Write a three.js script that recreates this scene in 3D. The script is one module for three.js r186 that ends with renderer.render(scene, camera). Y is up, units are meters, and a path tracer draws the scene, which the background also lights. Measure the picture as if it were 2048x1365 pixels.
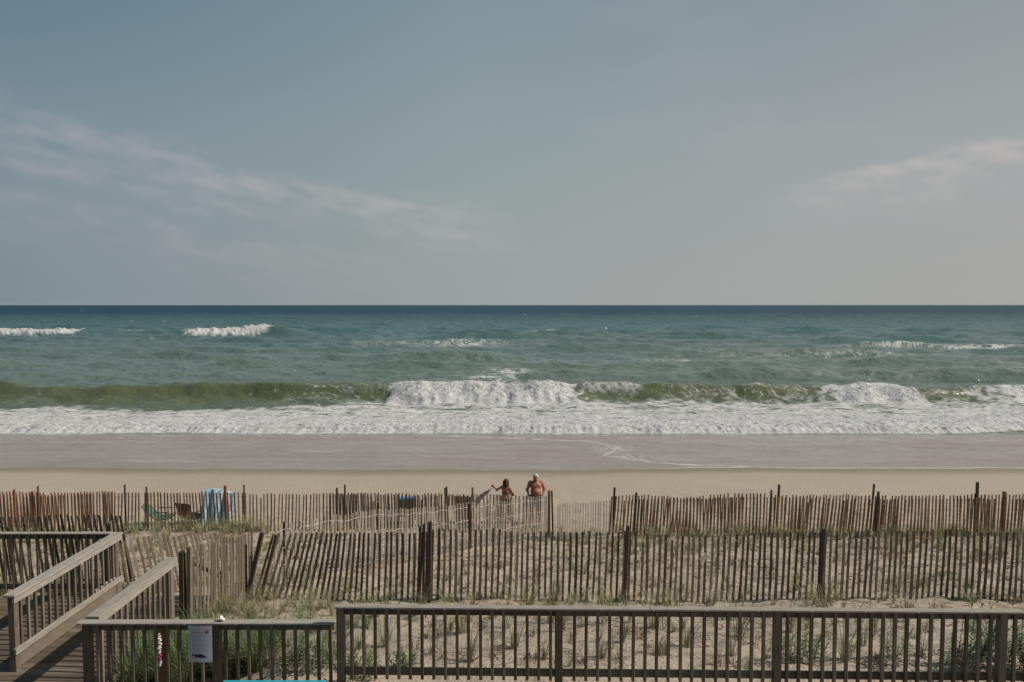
import * as THREE from 'three';
import { mergeGeometries } from 'three/addons/utils/BufferGeometryUtils.js';

// ---------------------------------------------------------------- camera, sky, sun, exposure
const scene = new THREE.Scene();
const EYE = 8.5;                                                     // metres above the sea
const camera = new THREE.PerspectiveCamera(53.13, 1024 / 682, 0.1, 40000);
camera.position.set(0, EYE, 0);
camera.rotation.set(-3.04 * Math.PI / 180, 0, 0);
scene.add(camera);

const renderer = new THREE.WebGLRenderer({ antialias: true });
renderer.toneMapping = THREE.LinearToneMapping;
renderer.toneMappingExposure = 1;
renderer.shadowMap.enabled = true;

const SUN_AZ = 93, SUN_EL = 40, RAD = Math.PI / 180;                 // azimuth to the right of the view
const sunDir = new THREE.Vector3(Math.sin(SUN_AZ * RAD) * Math.cos(SUN_EL * RAD), Math.sin(SUN_EL * RAD), -Math.cos(SUN_AZ * RAD) * Math.cos(SUN_EL * RAD));
const sun = new THREE.DirectionalLight(new THREE.Color(1, 0.94, 0.84), 5);
sun.position.copy(sunDir).multiplyScalar(120).add(new THREE.Vector3(0, 2, -30));
sun.target.position.set(0, 2, -30);
sun.castShadow = true; sun.shadow.radius = 1.5; sun.shadow.mapSize.set(4096, 4096);
Object.assign(sun.shadow.camera, { left: -70, right: 70, top: 70, bottom: -70, near: 1, far: 320 });
scene.add(sun, sun.target);

// ---------------------------------------------------------------- numbers
function rng(seed) { let a = seed >>> 0; return () => { a = (a + 0x6D2B79F5) | 0; let t = Math.imul(a ^ (a >>> 15), 1 | a); t = (t + Math.imul(t ^ (t >>> 7), 61 | t)) ^ t; return ((t ^ (t >>> 14)) >>> 0) / 4294967296; }; }
const PERM = new Uint8Array(512); { const r = rng(7), p = [...Array(256).keys()]; for (let i = 255; i > 0; i--) { const j = Math.floor(r() * (i + 1)); [p[i], p[j]] = [p[j], p[i]]; } for (let i = 0; i < 512; i++) PERM[i] = p[i & 255]; }
const GX = new Float32Array(256), GY = new Float32Array(256); for (let i = 0; i < 256; i++) { GX[i] = Math.cos(i / 256 * 6.28318); GY[i] = Math.sin(i / 256 * 6.28318); }
function noise(x, y) {                                               // gradient noise, about -0.7 to 0.7
  const xf = Math.floor(x), yf = Math.floor(y), X = xf & 255, Y = yf & 255; x -= xf; y -= yf;
  const u = x * x * x * (x * (x * 6 - 15) + 10), v = y * y * y * (y * (y * 6 - 15) + 10);
  const a = PERM[PERM[X] + Y], b = PERM[PERM[X + 1] + Y], c = PERM[PERM[X] + Y + 1], d = PERM[PERM[X + 1] + Y + 1];
  const n0 = GX[a] * x + GY[a] * y, n1 = GX[b] * (x - 1) + GY[b] * y, n2 = GX[c] * x + GY[c] * (y - 1), n3 = GX[d] * (x - 1) + GY[d] * (y - 1);
  return (n0 + u * (n1 - n0)) + v * ((n2 + u * (n3 - n2)) - (n0 + u * (n1 - n0)));
}
const fbm = (x, y, o = 4) => { let s = 0, a = 1; for (let i = 0; i < o; i++) { s += a * noise(x + i * 17.3, y - i * 9.1); x *= 2.03; y *= 2.03; a *= 0.5; } return s; };
const clamp = (v, a = 0, b = 1) => Math.min(b, Math.max(a, v));
const lerp = (a, b, t) => a + (b - a) * t;
const sstep = (a, b, v) => { const t = clamp((v - a) / (b - a)); return t * t * (3 - 2 * t); };
const bell = (v, c, w) => Math.exp(-(((v - c) / w) ** 2));
const band = (v, a, b, s) => sstep(a - s, a + s, v) * (1 - sstep(b - s, b + s, v));
function table(rows, v) { if (v <= rows[0][0]) return rows[0][1]; for (let i = 1; i < rows.length; i++) if (v < rows[i][0]) return lerp(rows[i - 1][1], rows[i][1], (v - rows[i - 1][0]) / (rows[i][0] - rows[i - 1][0])); return rows[rows.length - 1][1]; }
const lin3 = (a, b, t) => [lerp(a[0], b[0], t), lerp(a[1], b[1], t), lerp(a[2], b[2], t)];

// ---------------------------------------------------------------- sky: air and thin cloud, bluer away from the sun
{
  const W = 2048, H = 1024, data = new Float32Array(W * H * 4);
  const at = (e, ...cols) => [e, [[0, cols[0]], [.153, cols[1]], [.44, cols[2]], [.75, cols[3]], [1, cols[4]]]];
  const air = [at(0, [.15, .205, .25], [.208, .26, .289], [.332, .36, .356], [.388, .383, .368], [.44, .42, .39]),
    at(11, [.165, .225, .272], [.205, .27, .312], [.292, .354, .361], [.352, .382, .392], [.40, .41, .40]),
    at(20, [.08, .16, .24], [.114, .2, .272], [.24, .311, .347], [.274, .318, .334], [.32, .345, .34]),
    at(32, [.07, .145, .235], [.09, .175, .26], [.165, .25, .315], [.225, .287, .332], [.28, .32, .335]),
    at(90, [.1, .175, .26], [.1, .175, .26], [.1, .175, .26], [.1, .175, .26], [.1, .175, .26])];
  const pick = (t, s) => { for (let i = 1; i < t.length; i++) if (s <= t[i][0]) return lin3(t[i - 1][1], t[i][1], (s - t[i - 1][0]) / (t[i][0] - t[i - 1][0])); return t[t.length - 1][1]; };
  for (let j = 0; j < H; j++) for (let i = 0; i < W; i++) {
    const e = ((j + .5) / H - .5) * 180, a = ((i + .5) / W - .25) * 360, ec = Math.max(e, 0);
    const s = .5 + .5 * Math.cos((a - SUN_AZ) * RAD);
    let c = [0, 0, 0];
    for (let q = -2; q <= 2; q++) { const eq = clamp(Math.abs(ec + q * 1.8), 0, 89.9); let n = 1; while (air[n][0] < eq) n++; const v = lin3(pick(air[n - 1][1], s), pick(air[n][1], s), (eq - air[n - 1][0]) / (air[n][0] - air[n - 1][0])); c = [c[0] + v[0] / 5, c[1] + v[1] / 5, c[2] + v[2] / 5]; }
    const ca = Math.cos(ec * RAD) * Math.cos(SUN_EL * RAD) * Math.cos((a - SUN_AZ) * RAD) + Math.sin(ec * RAD) * Math.sin(SUN_EL * RAD);
    const g = Math.exp(-((1 - ca) / .06)) * .35;
    c = [c[0] + g, c[1] + g * .95, c[2] + g * .85];
    // thin cirrus: one long streak falling to the right, and low puffs further right; the same kind of streaks elsewhere round the sky
    const w = fbm(a / 9, ec / 3.2, 4), f = fbm(a / 3.1 + 5, ec / .9 + a / 6, 4);
    const line = 12.3 - (a + 35) * .175 + w * 1.3;
    let k = band(a, -40, -3, 7) * Math.exp(-(((ec - line) / (ec > line ? .9 : 2.3)) ** 2)) * clamp(.55 + f * .9) * .9;
    const l3 = 7.3 - (a + 36) * .16 + w * .9, l4 = 9.6 - (a + 36) * .2 + w * .7;
    k += band(a, -60, -12, 7) * Math.exp(-(((ec - l3) / (ec > l3 ? .5 : 3)) ** 2)) * clamp(.5 + f * .6) * .5 + band(a, -60, -24, 5) * Math.exp(-(((ec - l4) / .7) ** 2)) * clamp(.5 + f * .8) * .45;
    const l2 = 10.2 + (a - 30) * .16 + w * 1.6;
    k += band(a, 24, 70, 5) * Math.exp(-(((ec - l2) / (ec > l2 ? .35 : 2.4)) ** 2)) * clamp(.65 + f * .9);
    k += clamp(fbm(a / 30 + 40, ec / 7, 4) * 1.2 - .25) * .35 * sstep(2, 8, ec);
    c = [c[0] + k * .12, c[1] + k * .075, c[2] + k * .065];
    const q = (j * W + i) * 4; data[q] = c[0]; data[q + 1] = c[1]; data[q + 2] = c[2]; data[q + 3] = 1;
  }
  const t = new THREE.DataTexture(data, W, H, THREE.RGBAFormat, THREE.FloatType);
  t.mapping = THREE.EquirectangularReflectionMapping; t.magFilter = t.minFilter = THREE.LinearFilter; t.wrapS = THREE.RepeatWrapping; t.needsUpdate = true;
  scene.background = t; scene.environment = t;
}

// ---------------------------------------------------------------- textures and materials
function dataTex(w, h, fn, srgb, linear = true) {
  const d = new Uint8Array(w * h * 4);
  for (let j = 0; j < h; j++) for (let i = 0; i < w; i++) { const c = fn(i / w, j / h, i, j), q = (j * w + i) * 4; d[q] = clamp(c[0]) * 255; d[q + 1] = clamp(c[1]) * 255; d[q + 2] = clamp(c[2]) * 255; d[q + 3] = 255; }
  const t = new THREE.DataTexture(d, w, h); t.wrapS = t.wrapT = THREE.RepeatWrapping; if (linear) { t.magFilter = THREE.LinearFilter; t.minFilter = THREE.LinearMipmapLinearFilter; }
  if (srgb) t.colorSpace = THREE.SRGBColorSpace; t.needsUpdate = true; return t;
}
// tiling gradient noise on a torus of period p cells
function tnoise(x, y, p) {
  const X = Math.floor(x), Y = Math.floor(y), fx = x - X, fy = y - Y, m = (v) => ((v % p) + p) % p;
  const u = fx * fx * (3 - 2 * fx), v = fy * fy * (3 - 2 * fy), h = (i, j) => PERM[PERM[m(i) & 255] + (m(j) & 255)];
  const g = (i, j, dx, dy) => { const q = h(i, j); return GX[q] * dx + GY[q] * dy; };
  return lerp(lerp(g(X, Y, fx, fy), g(X + 1, Y, fx - 1, fy), u), lerp(g(X, Y + 1, fx, fy - 1), g(X + 1, Y + 1, fx - 1, fy - 1), u), v);
}
// weathered wood: u runs along the grain
const woodGrain = (u, v) => {
  const lines = tnoise(u * 6, v * 64, 64) * .8 + tnoise(u * 14, v * 128, 128) * .5 + tnoise(u * 30, v * 200, 200) * .25;
  const patch = tnoise(u * 8, v * 8, 8) * .5 + tnoise(u * 24, v * 24, 24) * .25;
  const crack = Math.max(0, .5 - Math.abs(tnoise(u * 4 + .3, v * 40, 40)) * 9) * sstep(.05, .3, tnoise(u * 5, v * 10, 10));
  return { k: .72 + lines * .28 + patch * .3 - crack * .5, patch };
};
const woodMap = dataTex(512, 512, (u, v) => { const { k, patch } = woodGrain(u, v); return [k * (1 + patch * .06), k, k * (1 - patch * .08)]; }, false);
const woodBump = dataTex(512, 512, (u, v) => { const { k } = woodGrain(u, v); return [k, k, k]; }, false);
const woodMats = {};
function wood(r, g, b, rough = .85) {
  const key = [r, g, b].join();
  return woodMats[key] ??= new THREE.MeshPhysicalMaterial({ specularIntensity: .35, color: new THREE.Color().setRGB(r * 1.35, g * 1.35, b * 1.35), map: woodMap, bumpMap: woodBump, bumpScale: .003, roughness: rough });
}
const tones = (list) => list.map((c) => wood(...c));
const RAIL = tones([[.135, .104, .079], [.16, .127, .099], [.115, .088, .067], [.18, .146, .117]]);   // railing timber, weathered grey brown
const CAP = tones([[.262, .231, .198], [.288, .256, .221]]);                                         // top boards and walkway rails: bleached, with sunlit paleness added in the colour
const DECK = tones([[.12, .09, .066], [.145, .112, .084], [.105, .078, .057], [.16, .127, .098]]);
const AMBER = tones([[.20, .11, .042]]);
const OLD = tones([[.122, .094, .066], [.142, .112, .08], [.165, .133, .099], [.188, .155, .119], [.105, .08, .056]]);   // old slats, any run
const CEDAR = tones([[.235, .112, .066], [.27, .138, .083], [.20, .098, .058], [.285, .165, .108]]);  // newer red slats by the beach
const TAUPE = tones([[.20, .142, .095], [.225, .163, .112], [.18, .125, .082]]);
const PALE_LIT = tones([[.25, .215, .178], [.285, .25, .21], [.22, .185, .148]]);                           // slanting sun-facing fences: paler slats, sunlit look partly put into the colour
const STAKE = tones([[.075, .056, .041], [.09, .067, .05]]);
const plain = (r, g, b, rough = .8, extra = {}) => new THREE.MeshStandardMaterial({ color: new THREE.Color().setRGB(r, g, b), roughness: rough, ...extra });
const WIRE = plain(.32, .31, .29, .5, { metalness: .4 });
const NAIL = plain(.6, .6, .6, .35, { metalness: .8 });

// ---------------------------------------------------------------- geometry helpers
const used = {};
function numbered(n) { used[n] = (used[n] ?? -1) + 1; return used[n] ? `${n}_${String(used[n]).padStart(3, '0')}` : n; }
function shade(o) { o.traverse((m) => { if (m.isMesh) { m.castShadow = true; m.receiveShadow = true; } }); return o; }
function thing(name, label, category, [x, y, z], turn = 0, group) {
  const o = new THREE.Group(); o.name = numbered(name); o.position.set(x, y, z); o.rotation.y = turn; o.userData = { label, category }; if (group) o.userData.group = group; scene.add(o); return o;
}
function part(name, geo, mat, parent, pos, rot) {
  const m = new THREE.Mesh(geo, mat); m.name = name; if (pos) m.position.set(...pos); if (rot) m.rotation.set(...rot); m.castShadow = m.receiveShadow = true; parent.add(m); return m;
}
function structure(name, geo, mat) { const m = new THREE.Mesh(geo, mat); m.name = name; m.userData.kind = 'structure'; m.castShadow = m.receiveShadow = true; scene.add(m); return m; }
const boxCache = {};
let boxSeed = rng(99);
function cbox(w, h, d, c = .004, variant = 0) {                      // chamfered board, uv in metres, u along its length
  const key = [w, h, d, c, variant].map((v) => +v.toFixed(4)).join(); if (boxCache[key]) return boxCache[key];
  const X = w / 2, Y = h / 2, Z = d / 2, P = [];
  c = Math.min(c, X * .6, Y * .6, Z * .6);
  const v = (sx, sy, sz, ax) => [sx * (X - (ax === 0 ? 0 : c)), sy * (Y - (ax === 1 ? 0 : c)), sz * (Z - (ax === 2 ? 0 : c))];
  const tri = (a, b, e) => { const n = new THREE.Vector3().subVectors(new THREE.Vector3(...b), new THREE.Vector3(...a)).cross(new THREE.Vector3().subVectors(new THREE.Vector3(...e), new THREE.Vector3(...a))); const m = [(a[0] + b[0] + e[0]), (a[1] + b[1] + e[1]), (a[2] + b[2] + e[2])]; if (n.x * m[0] + n.y * m[1] + n.z * m[2] < 0) P.push(a, e, b); else P.push(a, b, e); };
  const quad = (a, b, e, f) => { tri(a, b, e); tri(a, e, f); };
  for (const s of [-1, 1]) {
    quad(v(s, -1, -1, 0), v(s, 1, -1, 0), v(s, 1, 1, 0), v(s, -1, 1, 0));
    quad(v(-1, s, -1, 1), v(1, s, -1, 1), v(1, s, 1, 1), v(-1, s, 1, 1));
    quad(v(-1, -1, s, 2), v(1, -1, s, 2), v(1, 1, s, 2), v(-1, 1, s, 2));
    for (const t of [-1, 1]) {
      quad(v(s, t, -1, 0), v(s, t, 1, 0), v(s, t, 1, 1), v(s, t, -1, 1));
      quad(v(s, -1, t, 0), v(s, 1, t, 0), v(s, 1, t, 2), v(s, -1, t, 2));
      quad(v(-1, s, t, 1), v(1, s, t, 1), v(1, s, t, 2), v(-1, s, t, 2));
      for (const u of [-1, 1]) tri(v(s, t, u, 0), v(s, t, u, 1), v(s, t, u, 2));
    }
  }
  const g = new THREE.BufferGeometry(); g.setAttribute('position', new THREE.Float32BufferAttribute(P.flat(), 3)); g.computeVertexNormals();
  const L = w >= h && w >= d ? 0 : h >= d ? 1 : 2, N = g.attributes.normal, uv = [], o1 = boxSeed() * 3, o2 = boxSeed() * 3;
  for (let i = 0; i < P.length; i++) { const n = [Math.abs(N.getX(i)), Math.abs(N.getY(i)), Math.abs(N.getZ(i))]; const cross = [0, 1, 2].filter((k) => k !== L); const k = n[cross[0]] > n[cross[1]] ? cross[1] : cross[0]; uv.push(P[i][L] * .8 + o1, P[i][k] * 2.2 + o2 + n[0] * .3); }
  g.setAttribute('uv', new THREE.Float32BufferAttribute(uv, 2));
  return boxCache[key] = g;
}
function rod(a, b, ra, rb = ra, seg = 8) {                           // tapered rod between two points
  const A = new THREE.Vector3(...a), B = new THREE.Vector3(...b), g = new THREE.CylinderGeometry(rb, ra, A.distanceTo(B), seg, 1);
  g.applyQuaternion(new THREE.Quaternion().setFromUnitVectors(new THREE.Vector3(0, 1, 0), B.clone().sub(A).normalize())); g.translate((A.x + B.x) / 2, (A.y + B.y) / 2, (A.z + B.z) / 2); return g;
}
const tube = (pts, r, seg = pts.length * 3, rad = 6) => new THREE.TubeGeometry(new THREE.CatmullRomCurve3(pts.map((p) => new THREE.Vector3(...p))), seg, r, rad);

// ---------------------------------------------------------------- the lie of the land: y of the sand at x, d metres out
const PROFILE = [[0, 3.3], [6.5, 3.55], [7.9, 3.86], [8.5, 3.90], [9.6, 3.74], [11.6, 3.36], [13, 3.12], [14.1, 2.90], [16.5, 2.36], [18.5, 1.9], [20.2, 1.55], [21, 1.42], [22.3, 1.24], [25, 1.0], [29, .66], [34, .22], [39, .07], [45, -.12], [52, -.45], [60, -.9], [80, -1.8], [140, -4], [400, -9], [900, -20]];
function groundBase(x, d) {
  let y = (table(PROFILE, d - .5) + table(PROFILE, d) * 2 + table(PROFILE, d + .5)) / 4;
  y -= .30 * sstep(-2.6, -4.4, x) * (1 - sstep(8.6, 10.8, d));
  y -= .5 * sstep(-4.95, -5.35, x) * (1 - sstep(11.2, 11.9, d)) * sstep(-13.5, -12.4, x);                // hollow under the boardwalk
  const dune = sstep(7.5, 9, d) * (1 - sstep(22, 26, d));
  y += dune * (fbm(x / 4.5, d / 4.5, 2) * .12);
  y += (1 - sstep(32, 34, d)) * sstep(20, 26, d) * noise(x / 9, d / 5) * .06;
  return y;
}
const R0 = rng(11), prints = [];
for (let i = 0; i < 1500; i++) { const d = 8.6 + R0() * R0() * 4 + R0() * 15, x = (R0() * 2 - 1) * (d * .85 + 1); prints.push([x, d, .06 + R0() * .07, .012 + R0() * .03, R0() * 3]); }
const printGrid = new Map(); for (const p of prints) { const k = `${Math.floor(p[0])},${Math.floor(p[1])}`; (printGrid.get(k) ?? printGrid.set(k, []).get(k)).push(p); }
function ground(x, d) {
  let y = groundBase(x, d);
  const dune = sstep(7.6, 8.6, d) * (1 - sstep(24, 30, d));
  if (dune > 0 && Math.abs(x) < 30) {
    y += dune * (noise(x / .55, d / .5) * .065 + noise(x / .22 + 9, d / .2) * .03);
    const X = Math.floor(x), D = Math.floor(d);
    for (let i = -1; i <= 1; i++) for (let j = -1; j <= 1; j++) { const l = printGrid.get(`${X + i},${D + j}`); if (l) for (const p of l) { const c = Math.cos(p[4]), s = Math.sin(p[4]), a = ((x - p[0]) * c + (d - p[1]) * s) / (p[2] * 1.6), b = (-(x - p[0]) * s + (d - p[1]) * c) / p[2], q = a * a + b * b; if (q < 6) y += p[3] * (Math.exp(-q / 2 + .4) * .5 * (q > 1.4 ? 1 : 0) - Math.exp(-q * 1.2) * 1.6); } }
  }
  return y;
}
const edgeOf = (x) => 34.15 - .45 * bell(x, -3, 9) + .35 * noise(x / 7, 3) - .25 * noise(x / 2.3, 8) + .10 * bell(x, 12, 4) + .25 * sstep(-14, -24, x);   // how far out the swash ends

// ---------------------------------------------------------------- sand
{
  const xs = [], ds = [];
  for (let x = 0; x < 20; x += .075) xs.push(x);
  for (let x = 20, s = .12; x < 900; x += s, s *= 1.13) xs.push(x);
  const X = [...xs.slice(1).reverse().map((v) => -v), ...xs];
  for (let d = -60; d < 6; d += 6) ds.push(d);
  for (let d = 6; d < 26; d += .075) ds.push(d);
  for (let d = 26; d < 38; d += .2) ds.push(d);
  for (let d = 38, s = .4; d < 900; d += s, s *= 1.12) ds.push(d);
  const nx = X.length, nd = ds.length, pos = new Float32Array(nx * nd * 3), col = new Float32Array(nx * nd * 3), uv = new Float32Array(nx * nd * 2), idx = [];
  for (let j = 0; j < nd; j++) for (let i = 0; i < nx; i++) {
    const x = X[i], d = ds[j], q = j * nx + i; pos[q * 3] = x; pos[q * 3 + 1] = ground(x, d); pos[q * 3 + 2] = -d; uv[q * 2] = x; uv[q * 2 + 1] = d;
    const n = noise(x / 1.7, d / 1.3) * .05 + noise(x / 6 + 4, d / 3) * .06 + noise(x / .3, d / .3) * .035;
    let c = [.325 * (1 + n), .262 * (1 + n), .203 * (1 + n * .9)];
    const damp = sstep(-2.6 + noise(x / 3, d) * .9, -.2, d - edgeOf(x) + noise(x / .7, d / .4) * .25);               // sand the last waves wetted
    c = lin3(c, [.185, .148, .108], damp);
    col.set(c, q * 3);
    if (i < nx - 1 && j < nd - 1) idx.push(q, q + 1, q + nx, q + 1, q + nx + 1, q + nx);
  }
  const g = new THREE.BufferGeometry(); g.setAttribute('position', new THREE.BufferAttribute(pos, 3)); g.setAttribute('color', new THREE.BufferAttribute(col, 3)); g.setAttribute('uv', new THREE.BufferAttribute(uv, 2)); g.setIndex(idx); g.computeVertexNormals();
  const grain = dataTex(512, 512, (u, v) => { const n = .8 + tnoise(u * 90, v * 90, 90) * .22 + tnoise(u * 200, v * 200, 200) * .22 + tnoise(u * 16, v * 16, 16) * .12; return [n, n, n * .98]; }, false);
  const bump = dataTex(512, 512, (u, v) => { const n = .5 + tnoise(u * 24, v * 24, 24) * .3 + tnoise(u * 64, v * 64, 64) * .3 + tnoise(u * 8 + 3, v * 8, 8) * .25; return [n, n, n]; }, false);
  grain.repeat.set(.9, .9); bump.repeat.set(.55, .55);
  structure('beach_sand', g, new THREE.MeshStandardMaterial({ vertexColors: true, map: grain, bumpMap: bump, bumpScale: .022, roughness: .95, color: new THREE.Color().setRGB(1.22, 1.22, 1.22) }));
}
const G = (x, d, up = 0) => [x, ground(x, d) + up, -d];

// ---------------------------------------------------------------- the sea: one field of swell, breaker, bore and swash
const crestOf = (x) => 62.6 + 1.0 * noise(x / 17, 1.7) + .5 * noise(x / 6, 5.1) - .35 * sstep(10, 30, x);
const crestHeight = (x) => 1.22 + .22 * noise(x / 11 + 3, 2.2) - .3 * bell(x, -40, 6) - .22 * sstep(8, 26, x) - .25 * bell(x, 38.5, 2.5);
const broken = (x) => Math.max(sstep(-11.6, -10.2, x) * (1 - sstep(3.5, 8, x)), .85 * sstep(25, 31, x) * (1 - sstep(36.2, 36.9, x)), .62 * sstep(38, 45, x), band(x, -75, -62, 2));
const LIP = [[-4, 44], [-.8, 43.3], [2.4, 42.5], [4.85, 42], [6.4, 40.2], [5.15, 37.5], [7.3, 35.9], [9.2, 35], [12.2, 34.6]];
function seaAt(x, d, out) {
  let y = 0, foam = 0, tan = 0, lace = 0;
  const far = sstep(64, 74, d);
  // swell
  const wob = noise(x / 55, d / 40) * 9 + noise(x / 22 + 7, d / 30) * 3;
  const amp = (.22 + 1.9 * Math.max(0, noise(x / 22 + 2, d / 14) + .02)) * far * (1 - .6 * sstep(160, 420, d));
  y += amp * (1.7 * Math.exp(1.4 * (Math.sin((d + wob) * 6.2832 / 15.5) - 1)) - .55);
  y += far * .09 * Math.sin((d * .9 + x * .35 + wob * .5) * 6.2832 / 7.3) * (1 + noise(x / 13, d / 9));
  // chop
  const cn = (1 - sstep(120, 400, d)) * sstep(46, 60, d);
  if (cn > 0) y += cn * (noise(x / 5, d / 1.9) * .5 + noise(x / 2.1 + 4, d / .85) * .2 + noise(x / .9 + 14, d / .45) * .06 * (1 - sstep(85, 120, d)) + (d < 110 ? noise(x / .45, d / .28) * .018 : 0));
  if (d > 110) { const gap = d * d / 17565, row = (87.8 - 5797 / d) / .33; y += sstep(110, 180, d) * noise(x / (d * .022), row / 2.4) * Math.min(.55, .2 * gap) + sstep(150, 300, d) * noise(x / (d * .008) + 31, row / 1.6) * Math.min(.35, .11 * gap); }
  // the outer break, about 190 m out
  if (d > 150 && d < 240) {
    const dc = 192 + 5 * noise(x / 40, 9), s = d - dc, A = 1.5 * Math.max(band(x, -200, -60, 6), .75 * band(x, 4, 22, 4), .8 * band(x, 38, 58, 6), .6 * band(x, 96, 120, 6));
    const prof = s < 0 ? Math.exp(-((s / 4) ** 2)) : Math.exp(-((s / 9) ** 2));
    y += A * prof;
    const soft = Math.max(band(x, -220, -121, 5), band(x, -92, -68, 7)), tip = Math.max(band(x, 4.5, 12, 2), .8 * band(x, -112, -105, 1.5));
    const bil = fbm(x / 2.2, d / 4, 3), rag = fbm(x / 5 + 9, d / 7, 3), br = sstep(.3, .52, soft + rag * .45);
    const f = br * band(s, -7 * soft + bil * 4, 2 + 11 * soft + bil * 8, 1.4); foam = Math.max(foam, f * (s > 5 ? .75 : 1)); y += f * soft * (.2 + .9 * Math.abs(bil)) * (s < 5 ? 1 : .25);
    const ft = tip * band(s, -1.2 + bil * 2, 2 + bil * 4, .6) * clamp(.5 + bil * 1.5); foam = Math.max(foam, ft * .85); y += ft * .3;
  }
  // patches of old foam
  const net = () => { const a = noise(x / 1.7 + noise(x / 3, d / 4) * 1.2, d / 2.4), b = noise(x / .7 + 3, d / 1.0); return sstep(.16, .03, Math.abs(a)) * .8 + sstep(.10, .0, Math.abs(b)) * .5; };
  const patches = [[-11, 150, 9, 12, 1.25], [-28, 148, 12, 10, .55], [78, 138, 10, 4, 1.15], [101, 136, 16, 6, 1.6], [-.6, 85, 2.4, 5, 1.5], [-2.6, 76.5, 3.6, 3.2, 1.6], [2.6, 74, 2, 1.5, 1], [52, 112, 22, 2.6, .5], [22, 106, 26, 2, .42], [66, 92, 12, 1.2, .25], [40, 80, 10, 1, .28], [36, 128, 10, 2, .25], [-20, 118, 10, 1.5, .16], [-34, 108, 12, 1.3, .12]];
  for (const [px, pd, rx, rd, k] of patches) { const q = ((x - px) / rx) ** 2 + ((d - pd) / rd) ** 2; if (q < 4) { const m = k * Math.exp(-q) * clamp(net() * 1.1 + fbm(x / 5, d / 2.2, 2) * .9); foam = Math.max(foam, clamp(m * 1.25)); } }
  // whitecaps out to the horizon
  if (d > 230) { const w = noise(x / (d * .012), d / (d * d * .00022 + 3)); foam = Math.max(foam, sstep(.56, .64, w) * .75); }
  else if (d > 90) { const w = noise(x / 3.4 + 50, d / 4.2); foam = Math.max(foam, sstep(.60, .68, w) * .5); }
  // the breaker
  const dc = crestOf(x), A = crestHeight(x), s = d - dc, br = broken(x);
  if (d > 44 && d < 80) {
    const prof = s < 0 ? Math.exp(-((-s / 1.15) ** 1.9)) : Math.exp(-((s / 4.2) ** 2));
    y += A * prof - .22 * bell(s, -3.4, 1.6);
    tan = Math.max(tan, bell(s, -.6, 3.2) * 1);
    const bil = 1 - Math.abs(noise(x / 1.15, d / .9)) * 2.2, b2 = 1 - Math.abs(noise(x / .42 + 8, d / .36)) * 2.2, b3 = noise(x / 3, d / 2.4);
    const tLo = -4.0 - b3 * 1.2 + .5 * noise(x / .8, 4), tongue = band(s, tLo, 1.3 + b3 * .9, .2) * br, rise = band(s, tLo + .9, 1.3 + b3 * .9, .95) * br, torn = sstep(.25, .6, br + fbm(x / .9 + 70, d / .7, 3) * .7);
    if (tongue > 0) {
      const hump = s < -.2 ? Math.exp(-(((s + .2) / 2.5) ** 2)) : Math.exp(-(((s + .2) / 1.2) ** 2));
      const yy = Math.max(y, A * (.62 + .26 * br + b3 * .35) * hump + .05) + tongue * (bil * .13 + b2 * .075 + noise(x / .2, d / .2) * .035 + fbm(x / 1.9, d / 5, 2) * .3);
      y = lerp(y, yy, rise); foam = Math.max(foam, sstep(0, .3, tongue) * torn);
    }
    // spray lip next to the broken part, and lace drawn up the green face
    const lip = band(x, 6.4, 11.6, .6) * band(s, -1.0, .35, .3) * clamp(.75 + noise(x / .5, d / .35) * 1.4); foam = Math.max(foam, lip * .85); y += lip * .12 * (1 + noise(x / .3, d / .3));
    const str = Math.max(band(x, -20, -11, 2.5), band(x, 14, 29, 2.5), .8 * band(x, 36, 46, 1.5), .35 * band(x, 6, 14, 1), .3 * band(x, -44, -41, 1));
    const wx = x + s * .8 + fbm(x / .9, d / .7, 2) * .7, wd = d + fbm(x / .8 + 30, d / .6, 2) * .5;
    const a = noise(wx / 1.5, wd / .8 + x / 9), b = noise(wx / .55 + 3, wd / .3), patchy = sstep(-.15, .35, noise(x / 2.2 + 60, d / 1.1));
    lace = str * band(s, -4.2, .2, .5) * (sstep(.075, .0, Math.abs(a)) * .75 + sstep(.12, .0, Math.abs(b)) * .55 * patchy + patchy * .14) * clamp(.75 + noise(x / .3, d / .25) * .9);
    const specks = band(s, -2.2, -.2, .4) * sstep(.42, .55, noise(x / .33, d / .3)) * sstep(0, .3, noise(x / 5, 12)) * .6;
    foam = Math.max(foam, lace, specks);
  }
  // the bore: a field of white water running up to the swash
  const front = 44.75 + .8 * noise(x / 9, 21) + .3 * noise(x / 2.7, 33) + .14 * noise(x / .8, 2) + 1.6 * sstep(28, 36, x) + .2 * noise(x / .35, 6);
  const back = 57.2 + 1.0 * noise(x / 10, 41) + .9 * noise(x / 3, 12) - 3.2 * bell(x, -27, 9) - 1.2 * bell(x, -40, 6) + 2.6 * sstep(-20, -11, x);
  const inBore = sstep(front - .05, front + .12, d) * (1 - sstep(back - .9, back + .9, d + noise(x / .9, d / .5) * 1.6));
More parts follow.
